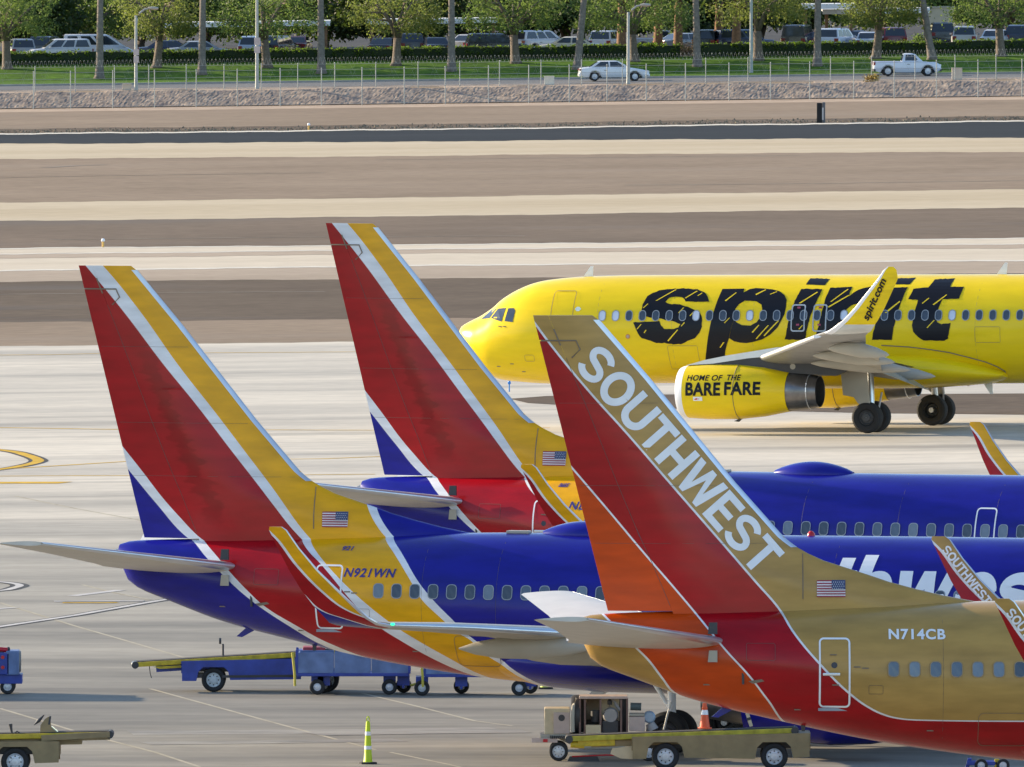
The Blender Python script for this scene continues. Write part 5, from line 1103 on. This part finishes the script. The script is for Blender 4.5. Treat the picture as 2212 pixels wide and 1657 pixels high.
def lamp_pole(u, Y, h, label, arm=True, signs=()):
    p = atY(sp(u), Y); t = thing('street_lamp', p, 0, label, 'street lamp', 'lamp poles along the street')
    MB().tube([(0, 0, 0), (0, 0, .3), (0, 0, h * .5), (0, 0, h)], [.16, .13, .11, .09], 10).build('pole', M_galv, t, True)
    if arm:
        MB().tube([(0, 0, h - .7), (.05, 0, h - .3), (.25, 0, h + .15), (.6, 0, h + .42), (.95, 0, h + .48)], [.08, .08, .07, .06, .05], 8).build('arm', M_galv, t, True)
        MB().loft([[(x, w_ * math.sin(q * math.pi / 5), h + .5 + zz + hh * math.cos(q * math.pi / 5)) for q in range(10)] for x, w_, zz, hh in ((.8, .06, 0, .05), (1.0, .14, 0, .1), (1.3, .16, -.01, .12), (1.55, .08, -.02, .07))]).build('lamp_head', M_lgrey, t, True)
    for k, (z, w_, hh) in enumerate(signs): MB().box((.02, -.14, z), (w_, .03, hh), bev=.01).build('sign_plate', mat('faded_sign', (.52, .44, .42), .6), t)
lamp_pole(544, 1411, 5.2, 'lamp pole with a curved arm and two small plates, at left', True, [(2.65, .38, .42), (2.15, .36, .46)]); lamp_pole(1028, 1411, 8, 'pole with two pale signs left of the second-from-left tree pair', False, [(3.3, .42, .5), (2.72, .42, .46)])
lamp_pole(2513, 1411, 5.0, 'lamp pole with a curved arm in front of the white sedan'); lamp_pole(3005, 1448, 8, 'tall plain pole standing on the lawn right of the middle', False)
for u, Y, w_, h, lab, c in ((507, 1411.5, .62, .42, 'small beige utility box on the verge near the left lamp pole', (.55, .48, .38)), (2197, 1412, .68, .58, 'pale rectangular cabinet on the verge left of the white sedan', (.66, .64, .55)), (3828, 1412, .72, .8, 'beige utility box on the verge right of the pickup', (.56, .49, .40)), (3172, 1464, .68, .9, 'grey post box in the car park at the right', (.30, .30, .29))):
    t = thing('utility_cabinet', atY(sp(u), Y), 0, lab, 'cabinet'); MB().box((0, 0, h / 2), (w_, .5, h), bev=.03).build('case', mat('cab' + str(u), c, .7), t); MB().box((0, 0, h + .02), (w_ * 1.06, .54, .04), bev=.01).build('lid', mat('cab' + str(u), c, .7), t)
# airfield furniture
p = gp(sp(3285), sp(493)); t = thing('airfield_sign', p, 0, 'dark upright marker box on the far dirt strip', 'sign')
MB().box((-.12, 0, .66), (.34, .2, 1.3), bev=.03).build('case', M_black, t); MB().box((.16, .05, .68), (.2, .25, 1.34), bev=.05).build('side_case', mat('marker_grey', (.10, .10, .11), .5), t); MB().box((.1, -.115, .6), (.1, .02, .8)).build('pale_stripe', mat('marker_pale', (.5, .48, .48), .6), t)
for u, v, lab, c in ((1235, 521, 'white-topped orange edge light on the far service road verge', (.7, .42, .1)), (412, 990, 'white-topped orange edge light beside the runway at left', (.7, .42, .1)), (2037, 1568, 'small blue taxiway light below the yellow jet nose', (.05, .25, .6))):
    t = thing('edge_light', gp(sp(u), sp(v)), 0, lab, 'light'); MB().tube([(0, 0, 0), (0, 0, .3)], .06 if c[0] > .5 else .03, 10).build('stem', mat('light_stem' + str(u), c, .5), t, True); MB().lathe([(.3, .09), (.37, .10), (.43, .07), (.46, .005)] if c[0] > .5 else [(.3, .05), (.36, .07), (.42, .05), (.44, .005)], (0, 0, 0), 'z', 12).build('lens', M_white if c[0] > .5 else mat('blue_lens', (.03, .2, .6), .2), t, True)

# ------------------------------------------------------------------ ramp vehicles and equipment
M_cblue = mat('equipment_blue', (.030, .058, .31), .45, var=.2, scale=3); M_pblue = mat('faded_blue_panel', (.13, .19, .36), .6, var=.25, scale=2.5)
M_tan = mat('equipment_tan', (.27, .195, .095), .5, var=.18, scale=2.5); M_belt = mat('conveyor_belt', (.035, .035, .037), .9, var=.3, scale=6)
M_cream = mat('cream_enamel', (.62, .50, .32), .4, var=.15, scale=3); M_pink = mat('pinkish_panel', (.52, .40, .35), .5, var=.12, scale=3)
def fwheel(c, r, wd, t, m_rim=None, holes=8): return wheel('wheel', c, r, wd, t, -1, m_rim, .32, .6, holes)
def emblem(t, c, s_, y):
    """winged roundel painted on the side"""
    x, z = c; wings = MB().add([(x - .42 * s_, y, z + .06 * s_), (x - .12 * s_, y, z + .05 * s_), (x + .12 * s_, y, z + .05 * s_), (x + .42 * s_, y, z + .06 * s_), (x + .28 * s_, y, z - .06 * s_), (x + .1 * s_, y, z - .1 * s_), (x - .1 * s_, y, z - .1 * s_), (x - .28 * s_, y, z - .06 * s_)], [list(range(8))])
    w_ = wings.build('wing_emblem', mat('emblem_gold', (.62, .36, .10), .5), t)
    MB().lathe([(0, .001), (0, .15 * s_)], (x, y - .004, z), 'y', 18).build('emblem_disc', mat('emblem_red', (.45, .05, .08), .5), w_)
    MB().lathe([(0, .001), (0, .085 * s_)], (x, y - .008, z), 'y', 18).build('emblem_heart', mat('emblem_blue', (.10, .08, .45), .5), w_)
def belt_loader(name, label, org, paint, x0, x1, z_lo, z_hi, c0, c1, wheels, wr, body_w=1.5, belt_w=.8, conv=(0, 1.0, 6.0, 1.2), depth=.28, num='', emb=None, flip=False, rimm=None, rail=None):
    """self-propelled conveyor; x to the right in the picture, near side at y=-body_w/2. conv=(x, z top, x, z top)"""
    t = thing(name, org, 0, label, 'belt loader'); yn = -body_w / 2; rail = rail or M_ylw
    # side skirts with wheel arches
    def top(x): return c0 + (c1 - c0) * (x - x0) / (x1 - x0)
    prof = [(x0, top(x0)), (x1, top(x1)), (x1, z_lo + .05)]
    for wx in sorted(wheels, reverse=True): prof += [(wx + wr * 1.38, z_lo + .03), (wx + wr * 1.2, wr * 1.75), (wx + wr * .85, wr * 2.08), (wx - wr * .85, wr * 2.08), (wx - wr * 1.25, wr * 1.7), (wx - wr * 1.42, z_lo)]
    prof = [q for q in prof if x0 - .001 <= q[0] <= x1 + .001] + [(x0, z_lo)]
    for s in (1, -1): MB().prism(prof, s * body_w / 2 - .04, s * body_w / 2).build('side_skirt', paint, t)
    MB().box(((x0 + x1) / 2, 0, (z_lo + top((x0 + x1) / 2)) / 2 + .12), (x1 - x0 - .1, body_w * .62, .34)).build('chassis', M_dark, t)
    MB().prism([(x0 + .01, top(x0)), (x1 - .01, top(x1)), (x1 - .01, top(x1) - .05), (x0 + .01, top(x0) - .05)], yn + .045, -yn - .045).build('deck', paint, t)
    for s in (0, 1):
        xx = x0 if s == 0 else x1; MB().box((xx, 0, (z_lo + top(xx)) / 2 + .1), (.05, body_w - .1, top(xx) - z_lo - .22)).build('end_panel', paint, t)
    for wx in wheels:
        for s in (-1, 1): wheel('wheel', (wx, s * (body_w / 2 - .15), wr), wr, .24, t, s, rimm, .32, .6, 8)
    # conveyor: belt, rails, end rollers
    xa, za, xb, zb = conv; L = math.hypot(xb - xa, zb - za); an = math.atan2(zb - za, xb - xa); cx_, cz_ = (xa + xb) / 2, (za + zb) / 2
    def along(f, d=0.0): return (xa + (xb - xa) * f - math.sin(an) * d, za + (zb - za) * f + math.cos(an) * d)
    bx_, bz_ = along(.5, -.04); MB().box((bx_, yn + .15 + belt_w / 2, bz_), (L, belt_w - .1, .09), 0, -an).build('belt', M_belt, t)
    for s in (0, 1):
        rx, rz_ = along(.5, -.08); MB().box((rx, yn + .15 + s * belt_w, rz_), (L * .985, .07, .13), 0, -an, .02).build('conveyor_rail', rail, t)
    ux, uz = along(.5, -.24); MB().box((ux, yn + .15 + belt_w / 2, uz), (L * .8, belt_w * .8, depth * .6), 0, -an, .02).build('conveyor_frame', paint, t)
    for f in (.005, .995):
        ex, ez = along(f, -.09); MB().tube([(ex, yn + .1, ez), (ex, yn + .2 + belt_w, ez)], .10, 12).build('end_roller', M_dark, t, True)
    if emb: emblem(t, emb, 1.0, yn - .012)
    if num: decal('fleet_number', text_tris(num[0], .02, .1), (num[1], num[2], .3, .11), lambda a, q: (a, yn - .012, q), M_dark, t, .3)
    return t
# blue belt loader behind the tail of the left-hand jet
g = gp(461, 1495); ox = g.x
X = lambda u: (u - 461) / 78.0
t = belt_loader('belt_loader', 'blue belt loader with yellow conveyor rails behind the left jet tail', (ox, g.y + .75, 0), M_cblue, X(393), X(650), .31, 0, .86, .93, [0.0, X(706)], .335, conv=(X(289), .83, X(756), 1.20), num=('728', X(540), .74), emb=(X(512), .68), rimm=mat('pale_rim', (.55, .6, .62), .5))
MB().prism([(X(480), .40), (X(640), .42), (X(640), .49), (X(480), .47)], -.80, -.752).build('rub_strip', M_dark, t)
MB().tube([(X(481), -.3, .98), (X(481), -.3, 1.32)], .03, 8).build('mirror_stalk', M_dark, t); MB().lathe([(-.03, .001), (-.03, .085), (.03, .085), (.03, .001)], (X(475), -.3, 1.40), 'x', 16).build('mirror', M_dark, t, True)
MB().tube([(X(322), -.5, .72), (X(324), -.5, .5), (X(327), -.5, .38)], .012, 5).build('loose_cable', M_dark, t); MB().lathe([(0, .002), (.02, .06), (.08, .06), (.12, .03)], (X(283), -.2, .76), 'x', 12).build('end_lamp', M_head, t, True)
MB().prism([(X(330), .70), (X(424), .76), (X(424), .70), (X(345), .64)], -.66, -.60).build('conveyor_brace', M_ylw, t)
MB().box((X(430), -.2, .45), (X(440) - X(425), .9, .12)).build('step', M_dark, t)
MB().box((X(678), -.1, 1.17), (.62, 1.0, .14), 0, 0, .03).build('control_pod', mat('loader_red', (.30, .03, .05), .6), t); MB().box((X(660), .1, 1.0), (.5, .9, .3), bev=.03).build('pod_base', M_cblue, t)

def baggage_cart(u0, u1, wheels, vb, label, tall=True, bar=False):
    S = (vb + 635) / 27.3; g = gp(u0, vb); X = lambda u: (u - u0) / S; L = X(u1)
    t = thing('baggage_cart', (g.x, g.y + .7, 0), 0, label, 'baggage cart', 'blue baggage carts behind the left jet')
    MB().box((L / 2, 0, .56), (L, 1.45, .09), bev=.02).build('deck', M_cblue, t)
    for k, (a, c) in enumerate(((0, .33), (.33, .66), (.66, 1.0))):
        for s in (-1, 1): MB().box((L * (a + c) / 2, s * .72, .62 + (.27 if tall else .05)), (L * (c - a) - .02, .04, .56 if tall else .14), bev=.012).build('side_panel', M_pblue, t)
    for e in (.02, .98): MB().box((L * e, 0, .62 + (.27 if tall else .05)), (.04, 1.4, .54 if tall else .12)).build('end_panel', M_pblue, t)
    for e in (0, 1):
        for s in (-1, 1): MB().box((L * e, s * .72, .62 + (.3 if tall else .08)), (.07, .07, .66 if tall else .3), bev=.01).build('corner_post', M_cblue, t)
    for u, s in wheels: wheel('wheel', (X(u), s * .58, .215), .215, .15, t, -1, None, .3, .5)
    for u in {round(w_[0] / 60): w_[0] for w_ in wheels}.values(): MB().tube([(X(u), -.55, .215), (X(u), .55, .215)], .04, 8).box((X(u), 0, .38), (.34, .9, .26)).build('axle', M_cblue, t)
    if bar: MB().tube([(0, -.1, .45), (-.12, -.1, .33), (-.4, -.1, .26)], .035, 8).build('tow_bar', mat('tow_yellow', (.5, .42, .05), .6), t, True)
    MB().tube([(-.05, -.76, .25), (-.06, -.76, .6), (-.12, -.76, 1.18)], .035, 8).build('handle_bar', mat('tow_yellow', (.5, .42, .05), .6), t, True)
    return t
baggage_cart(641, 884, [(685, -1), (699, 1), (841, -1), (871, 1)], 1501, 'blue baggage cart with pale blue sides in front of the belt loader'); baggage_cart(917, 1170, [(911, -1), (996, 1), (1121, -1), (1145, 1)], 1503, 'low blue baggage cart second in line, half hidden by the jet belly', False, True)
# tan belt loader and ground power cart in front
g = gp(1437, 1664); X = lambda u: (u - 1437) / 84.2; body_o = (g.x, g.y + .78, 0)
t = belt_loader('belt_loader', 'tan belt loader with a yellow rail below the gold jet tail', body_o, M_tan, X(1366), X(1748), .30, 0, .86, .96, [0.0, X(1672)], .35, body_w=1.56, conv=(X(1226), .88, X(1719), 1.10), num=('728', X(1546), .66), emb=(X(1586), .70), rail=mat('rail_olive_yellow', (.42, .36, .03), .55, var=.3, scale=5))
MB().lathe([(0, .001), (0, .075)], (X(1738), -.795, .86), 'y', 14).build('side_port', M_hub, t); MB().box((X(1723), -.79, .42), (.06, .03, .06), bev=.01).build('side_marker', mat('amber_lens', (.8, .4, .02), .3), t)
MB().box((X(1288), -.45, .70), (.95, .3, .17), 0, -.03, .03).build('conveyor_drive', M_ylw, t); MB().tube([(X(1232), -.5, .66), (X(1262), -.5, .64)], .09, 12).build('drive_motor', M_ylw, t, True)
MB().prism([(X(1340), .30), (X(1366), .28), (X(1366), .62), (X(1322), .56), (X(1318), .42)], -.6, -.5).build('front_bracket', M_cream, t)
MB().tube([(X(1434), .2, 1.0), (X(1441), .2, 1.35), (X(1450), .2, 1.72)], .025, 8).build('hand_rail', M_lgrey, t)
MB().box((X(1618), .2, 1.28), (.09, .09, .42), 0, -.3, .01).build('lever', M_cream, t); MB().box((X(1618), .2, 1.28), (.11, .11, .07), 0, -.3).build('lever_band', M_dark, t)
cn = thing('traffic_cone', (body_o[0] + X(1522), body_o[1] - .2, 1.045), 0, 'orange traffic cone with a white band standing on the tan belt loader', 'traffic cone')
M_cone = mat('cone_orange', (.78, .10, .02), .45, var=.08)
MB().lathe([(0, .18), (.03, .17), (.04, .135), (.40, .085), (.52, .068)], (0, 0, 0), 'z', 20).build('body', M_cone, cn, True); MB().lathe([(.36, .095), (.48, .078)], (0, 0, 0), 'z', 20).build('band', M_white, cn, True); MB().lathe([(.50, .066), (.52, .075), (.55, .075), (.57, .06), (.66, .05), (.665, .002)], (0, 0, 0), 'z', 20).build('top', M_cone, cn, True)
MB().box((0, 0, .012), (.36, .36, .024), bev=.006).build('base', M_cone, cn)
# ground power cart with its covers off
g = gp(1206, 1644); S = 83.5; X = lambda x: (1144.4 + x / 6.402 - 1206) / S; Z = lambda y: (1644 - (1457.5 + y / 6.402)) / S
t = thing('power_cart', (g.x, g.y + .55, 0), 0, 'cream ground power cart with open sides and exposed machinery', 'power cart')
MB().box(((X(140) + X(1780)) / 2, 0, Z(850)), (X(1780) - X(140), 1.1, .1), bev=.02).build('deck', M_lgrey, t); MB().box((X(200), -.56, Z(905)), (X(500) - X(140), .04, .12), bev=.01).build('bumper', M_pink, t)
MB().box((X(212), -.6, Z(908)), (.12, .03, .08), bev=.01).build('tail_light', M_redlens, t)
MB().box(((X(200) + X(550)) / 2, .02, (Z(465) + Z(825)) / 2), (X(550) - X(200), 1.0, Z(465) - Z(825)), bev=.03).build('control_box', M_cream, t); MB().box(((X(325) + X(545)) / 2, -.5, (Z(520) + Z(815)) / 2), (X(545) - X(325), .05, Z(520) - Z(815)), bev=.015).build('control_panel', M_pink, t); MB().lathe([(0, .001), (0, .085)], (X(437), -.535, Z(595)), 'y', 16).build('gauge', M_dark, t)
rr = [(X(585), -.35, Z(800)), (X(580), -.35, Z(560)), (X(590), -.35, Z(400)), (X(620), -.3, Z(300))]
MB().lathe([(X(570), .30), (X(570), .46), (X(610), .5), (X(690), .5), (X(690), .30)], (0, 0, (Z(285) + Z(830)) / 2), 'x', 30).build('fan_shroud', M_dark, t, True); MB().tube([(X(592), -.52, Z(790)), (X(588), -.54, Z(600)), (X(600), -.5, Z(420)), (X(640), -.44, Z(320))], [.05, .05, .04, .03], 8).build('hose', M_lgrey, t, True)
MB().box(((X(680) + X(1350)) / 2, 0, Z(315)), (X(1350) - X(680), 1.0, .07), bev=.02).build('roof_panel', M_pink, t)
for x in (690, 760, 975, 1260, 1345):
    for s in (-1, 1): MB().box((X(x), s * .44, (Z(345) + Z(820)) / 2), (.05, .05, Z(345) - Z(820))).build('frame_post', mat('frame_rust', (.20, .12, .10), .7), t)
MB().box((X(870), .3, (Z(350) + Z(640)) / 2), (X(960) - X(780), .1, Z(350) - Z(640)), bev=.01).build('bulkhead', mat('bulkhead_tan', (.20, .15, .09), .6), t); MB().box((X(1015), .47, (Z(340) + Z(820)) / 2), (X(1340) - X(700), .03, Z(340) - Z(820))).build('rear_panel', M_dark, t); MB().lathe([(-.15, .002), (-.15, .12), (.15, .12), (.15, .002)], (X(905), -.1, Z(580)), 'z', 18).build('oil_filter', M_dark, t, True)
MB().box((X(875), -.3, (Z(695) + Z(820)) / 2), (X(980) - X(770), .4, Z(695) - Z(820)), bev=.02).build('battery_box', M_cream, t); MB().box((X(1110), .35, (Z(345) + Z(660)) / 2), (X(1240) - X(985), .05, Z(345) - Z(660))).build('back_panel', M_cream, t)
MB().lathe([(-.2, .002), (-.2, .17), (-.15, .2), (.15, .2), (.2, .17), (.2, .002)], (X(1115), -.2, Z(565)), 'y', 24).build('generator', mat('machine_grey', (.36, .34, .33), .5), t, True); MB().box((X(1110), -.1, (Z(640) + Z(810)) / 2), (.42, .6, Z(640) - Z(810)), bev=.03).build('engine_block', M_dark, t)
MB().tube([(X(1105), -.2, Z(480)), (X(1100), -.2, Z(400)), (X(1150), -.2, Z(350)), (X(1190), -.2, Z(420)), (X(1240), -.2, Z(500))], .04, 8).build('intake_pipe', mat('machine_grey', (.36, .34, .33), .5), t, True); MB().lathe([(0, .06), (.1, .07), (.14, .03)], (X(1103), -.2, Z(420)), 'z', 14).build('cap', M_dark, t, True)
MB().box(((X(1370) + X(1590)) / 2, -.2, (Z(580) + Z(780)) / 2), (X(1590) - X(1370), .6, Z(580) - Z(780)), bev=.02).build('pump_box', M_pink, t); MB().box((X(1480), -.2, Z(555)), (X(1600) - X(1390), .5, .07), bev=.02).build('pump_tray', M_lgrey, t)
MB().lathe([(-.12, .002), (-.12, .12), (-.08, .16), (.08, .16), (.12, .12), (.12, .002)], (X(1650), -.25, Z(590)), 'y', 24).build('blower', mat('blower_blue', (.30, .40, .52), .4, .3), t, True); MB().tube([(X(1660), -.2, Z(680)), (X(1700), -.2, Z(770))], [.12, .16], 14).build('blower_duct', mat('machine_grey', (.36, .34, .33), .5), t, True); MB().tube([(X(1390), 0, Z(450)), (X(1540), 0, Z(455))], .10, 14).build('muffler', mat('muffler_green', (.10, .13, .13), .6), t, True)
for x in (395, 1640):
    for s in (-1, 1): wheel('wheel', (X(x), s * .48, .245), .245, .18, t, s, None, .3, .66, 8)
MB().tube([(X(300), -.3, Z(820)), (X(700), -.3, Z(1010)), (X(1300), -.3, Z(1010))], .05, 8).build('frame_rail', M_lgrey, t)
for k in range(9): MB().tube([(X(280 + 26 * k), -.58, Z(840)), (X(290 + 26 * k), -.6, Z(880))], .018, 5).build('coil_spring', M_dark, t)
ch = thing('wheel_chock', (g.x + X(740), g.y + .1, 0), 0, 'black rubber chocks with red rope on the ground under the power cart', 'wheel chock')
MB().prism([(-.42, 0), (.42, 0), (.36, .12), (-.36, .12)], -.1, .1).build('block', M_dark, ch); MB().tube([(-.3, -.1, .12), (.6, -.1, .16), (1.35, -.1, .14)], .02, 6).build('rope', M_redlens, ch)
# tan loader cut by the left edge
g = gp(32.5, 1677); X = lambda u: (u - 32.5) / 84.7
t = belt_loader('belt_loader', 'tan belt loader cut off by the left edge, conveyor tip pointing right', (g.x, g.y + .78, 0), M_tan, X(-330), X(127), .31, 0, .88, .90, [X(-250), 0.0], .365, conv=(X(-400), .98, X(240), 1.15), body_w=1.56)
MB().prism([(X(86), 1.03), (X(128), 1.06), (X(110), 1.25), (X(109), 1.40), (X(105), 1.52), (X(97), 1.46), (X(87), 1.30)], -.55, -.47).build('seat_shield', M_tan, t); MB().prism([(X(110), 1.22), (X(126), 1.07), (X(127), 1.10), (X(111), 1.26)], -.46, -.1).build('windshield', mat('pale_green_glass', (.45, .6, .52), .1), t)
MB().box((X(107), -.5, 1.42), (.05, .12, .22), 0, .15, .01).build('head_rest', M_dark, t); MB().tube([(X(73), -.5, 1.30), (X(84), -.5, 1.42), (X(95), -.5, 1.56)], [.012, .05, .012], 8).build('mirror_arm', M_dark, t)
MB().tube([(X(27), -.5, 1.0), (X(24), -.5, 1.16), (X(22), -.5, 1.33)], [.03, .03, .05], 8).build('control_lever', M_dark, t, True); MB().tube([(X(28), -.5, 1.06), (X(36), -.5, 1.14), (X(42), -.5, 1.10)], .02, 6).build('control_lever', M_dark, t)
MB().lathe([(0, .001), (0, .095)], (X(107), -.792, .69), 'y', 16).build('side_port', M_hub, t); MB().box((X(90), -.79, .45), (.08, .03, .1), bev=.01).build('warning_label', mat('amber_lens', (.8, .4, .02), .3), t)
MB().prism([(X(128), .86), (X(238), 1.06), (X(238), .93), (X(128), .86)][:3] + [(X(150), .90)], -.66, -.6).build('conveyor_side', M_tan, t); MB().box((X(163), -.69, 1.02), (1.75, .06, .15), 0, -.055, .01).build('conveyor_side', M_tan, t)
# blue service cart at the left edge
g = gp(16, 1500); X = lambda u: (u - 16) / 78.2
t = thing('service_cart', (g.x, g.y + .6, 0), 0, 'blue service cart cut off by the left edge, red hose on top', 'service cart')
MB().box((X(-120), 0, .85), (3.6, 1.2, .6), bev=.03).build('tank_box', M_cblue, t); MB().box((X(27), -.05, .87), (.36, 1.1, .66), 0, 0, .04).build('hose_cabinet', M_pblue, t); MB().lathe([(-.02, .26), (-.02, .30), (.03, .30), (.03, .26)], (X(42), -.1, .9), 'x', 22).build('hose_reel', M_lgrey, t, True)
MB().box((X(20), 0, .42), (.7, 1.0, .26), bev=.02).build('chassis', M_cblue, t); MB().box((X(-110), 0, .42), (2.6, .8, .2)).build('frame', M_dark, t)
MB().tube([(X(-20), -.3, 1.25), (X(12), -.3, 1.22), (X(16), -.3, 1.22)], .07, 10).build('red_valve', M_redlens, t, True); MB().lathe([(0, .002), (.02, .06), (.08, .06), (.1, .002)], (X(14), -.3, 1.24), 'x', 12).build('valve_cap', M_dark, t, True); MB().tube([(X(2), -.3, 1.2), (X(7), -.3, 1.05)], .05, 8).build('pipe', M_dark, t)
for zz in (.75, 1.03): MB().lathe([(0, .001), (0, .05)], (X(6), -.615, zz), 'y', 12).build('reflector', M_redlens, t)
for x in (16, -240):
    for s in (-1, 1): wheel('wheel', (X(x), s * .42, .21), .21, .16, t, s)
# truck added out of view on the left, to throw the long apron shadow
t = thing('shadow_truck', (g.x - 6.2, g.y + 1.2, 0), 0, 'unseen blue box truck added beyond the left edge to cast a shadow', 'truck')
MB().box((0, 0, 1.75), (4.2, 2.2, 2.3), bev=.06).build('box_body', M_cblue, t); MB().box((-2.9, 0, 1.2), (1.5, 2.0, 1.5), bev=.15).build('cab', M_white, t)
for x in (-2.8, 1.2):
    for s in (-1, 1): wheel('wheel', (x, s * .9, .42), .42, .28, t, s)
# lime delineator posts
M_lime = mat('lime_plastic', (.52, .66, .01), .45, var=.08)
def delineator(p, label):
    t = thing('delineator_post', p, 0, label, 'traffic post', 'lime delineator posts')
    MB().lathe([(0, .235), (.05, .225), (.055, .12)], (0, 0, 0), 'z', 8).build('base', M_tyre, t); MB().lathe([(.05, .13), (.07, .112), (.4, .088), (.55, .082), (.9, .062), (1.05, .055), (1.09, .05), (1.1, .035)], (0, 0, 0), 'z', 20).build('body', M_lime, t, True)
    for z0, z1 in ((.38, .47), (.74, .84)): MB().lathe([(z0, interp(z0, [(.07, .112), (.4, .088), (.55, .082), (.9, .062)], 1) + .006), (z1, interp(z1, [(.07, .112), (.4, .088), (.55, .082), (.9, .062)], 1) + .006)], (0, 0, 0), 'z', 20).build('reflective_band', M_white, t, True)
    MB().tube([(.035 * math.cos(q / 12 * 6.2832) * 1.0, 0, 1.16 + .065 * math.sin(q / 12 * 6.2832)) for q in range(13)], .016, 6).build('handle', M_lime, t, True)
delineator(gp(794.6, 1650), 'tall lime delineator post with white bands on the open apron'); delineator(gp(1176, 1488), 'lime delineator post hidden by the jet belly except its foot')
# small blue hitch cart under the gold jet at lower right
g = gp(2130, 1666); X = lambda u: (u - 2130) / 84.0
t = thing('tow_dolly', (g.x, g.y, 0), 0, 'small blue tow dolly under the belly of the gold jet at lower right', 'tow dolly')
MB().box((0, 0, .22), (1.0, .6, .1), bev=.02).build('frame', M_cblue, t); MB().prism([(X(2084), .1), (X(2092), .1), (X(2098), .34), (X(2090), .34)], -.2, .2).build('hitch', M_cblue, t); MB().box((X(2152), -.2, .2), (.12, .2, .26), bev=.02).build('post', M_ylw, t); wheel('wheel', (X(2118), -.3, .17), .17, .1, t, -1); wheel('wheel', (X(2165), -.3, .17), .17, .1, t, -1)


# ------------------------------------------------------------------ dry weeds along the service road, wheel tracks in the infield
r = random.Random(77); wd_ = MB()
for k in range(2600):
    x = r.uniform(-46, 46); y = e_kt(x) + 4 + abs(r.gauss(0, 5)); z = terr(x, y); h = r.uniform(.03, .13)
    for q in range(2):
        a = r.uniform(0, 3.14); dx, dy = math.cos(a) * h * .6, math.sin(a) * h * .6; wd_.add([(x - dx, y - dy, z), (x + dx, y + dy, z), (x + dx * .5, y, z + h), (x - dx * .6, y, z + h * .8)], [(0, 1, 2, 3)])
o = link('dry_weeds', raw_mesh('dry_weeds', wd_, mat('dry_weed', (.27, .22, .16), .9, var=.35, scale=.6))); tag(o, 'low dry weeds growing along the far service road', 'weeds', kind='stuff')
M_track = surf_mat('wheel_track', (0.20, 0.17, 0.14), (0.27, 0.235, 0.195), 0.3, 0.95, 1.0, .15)
for pts, wd in (([(180, 672), (300, 664), (430, 660)], .9), ([(-100, 715), (300, 706), (700, 700), (1300, 692)], .5), ([(1500, 640), (2300, 632), (3200, 622)], .5), ([(2500, 742), (3300, 735), (4200, 722)], .8), ([(200, 960), (1200, 950), (2100, 945)], .6), ([(-100, 1180), (600, 1172), (1300, 1168)], .6)):
    ribbon('wheel_track', gpath(pts), wd, M_track, .012)
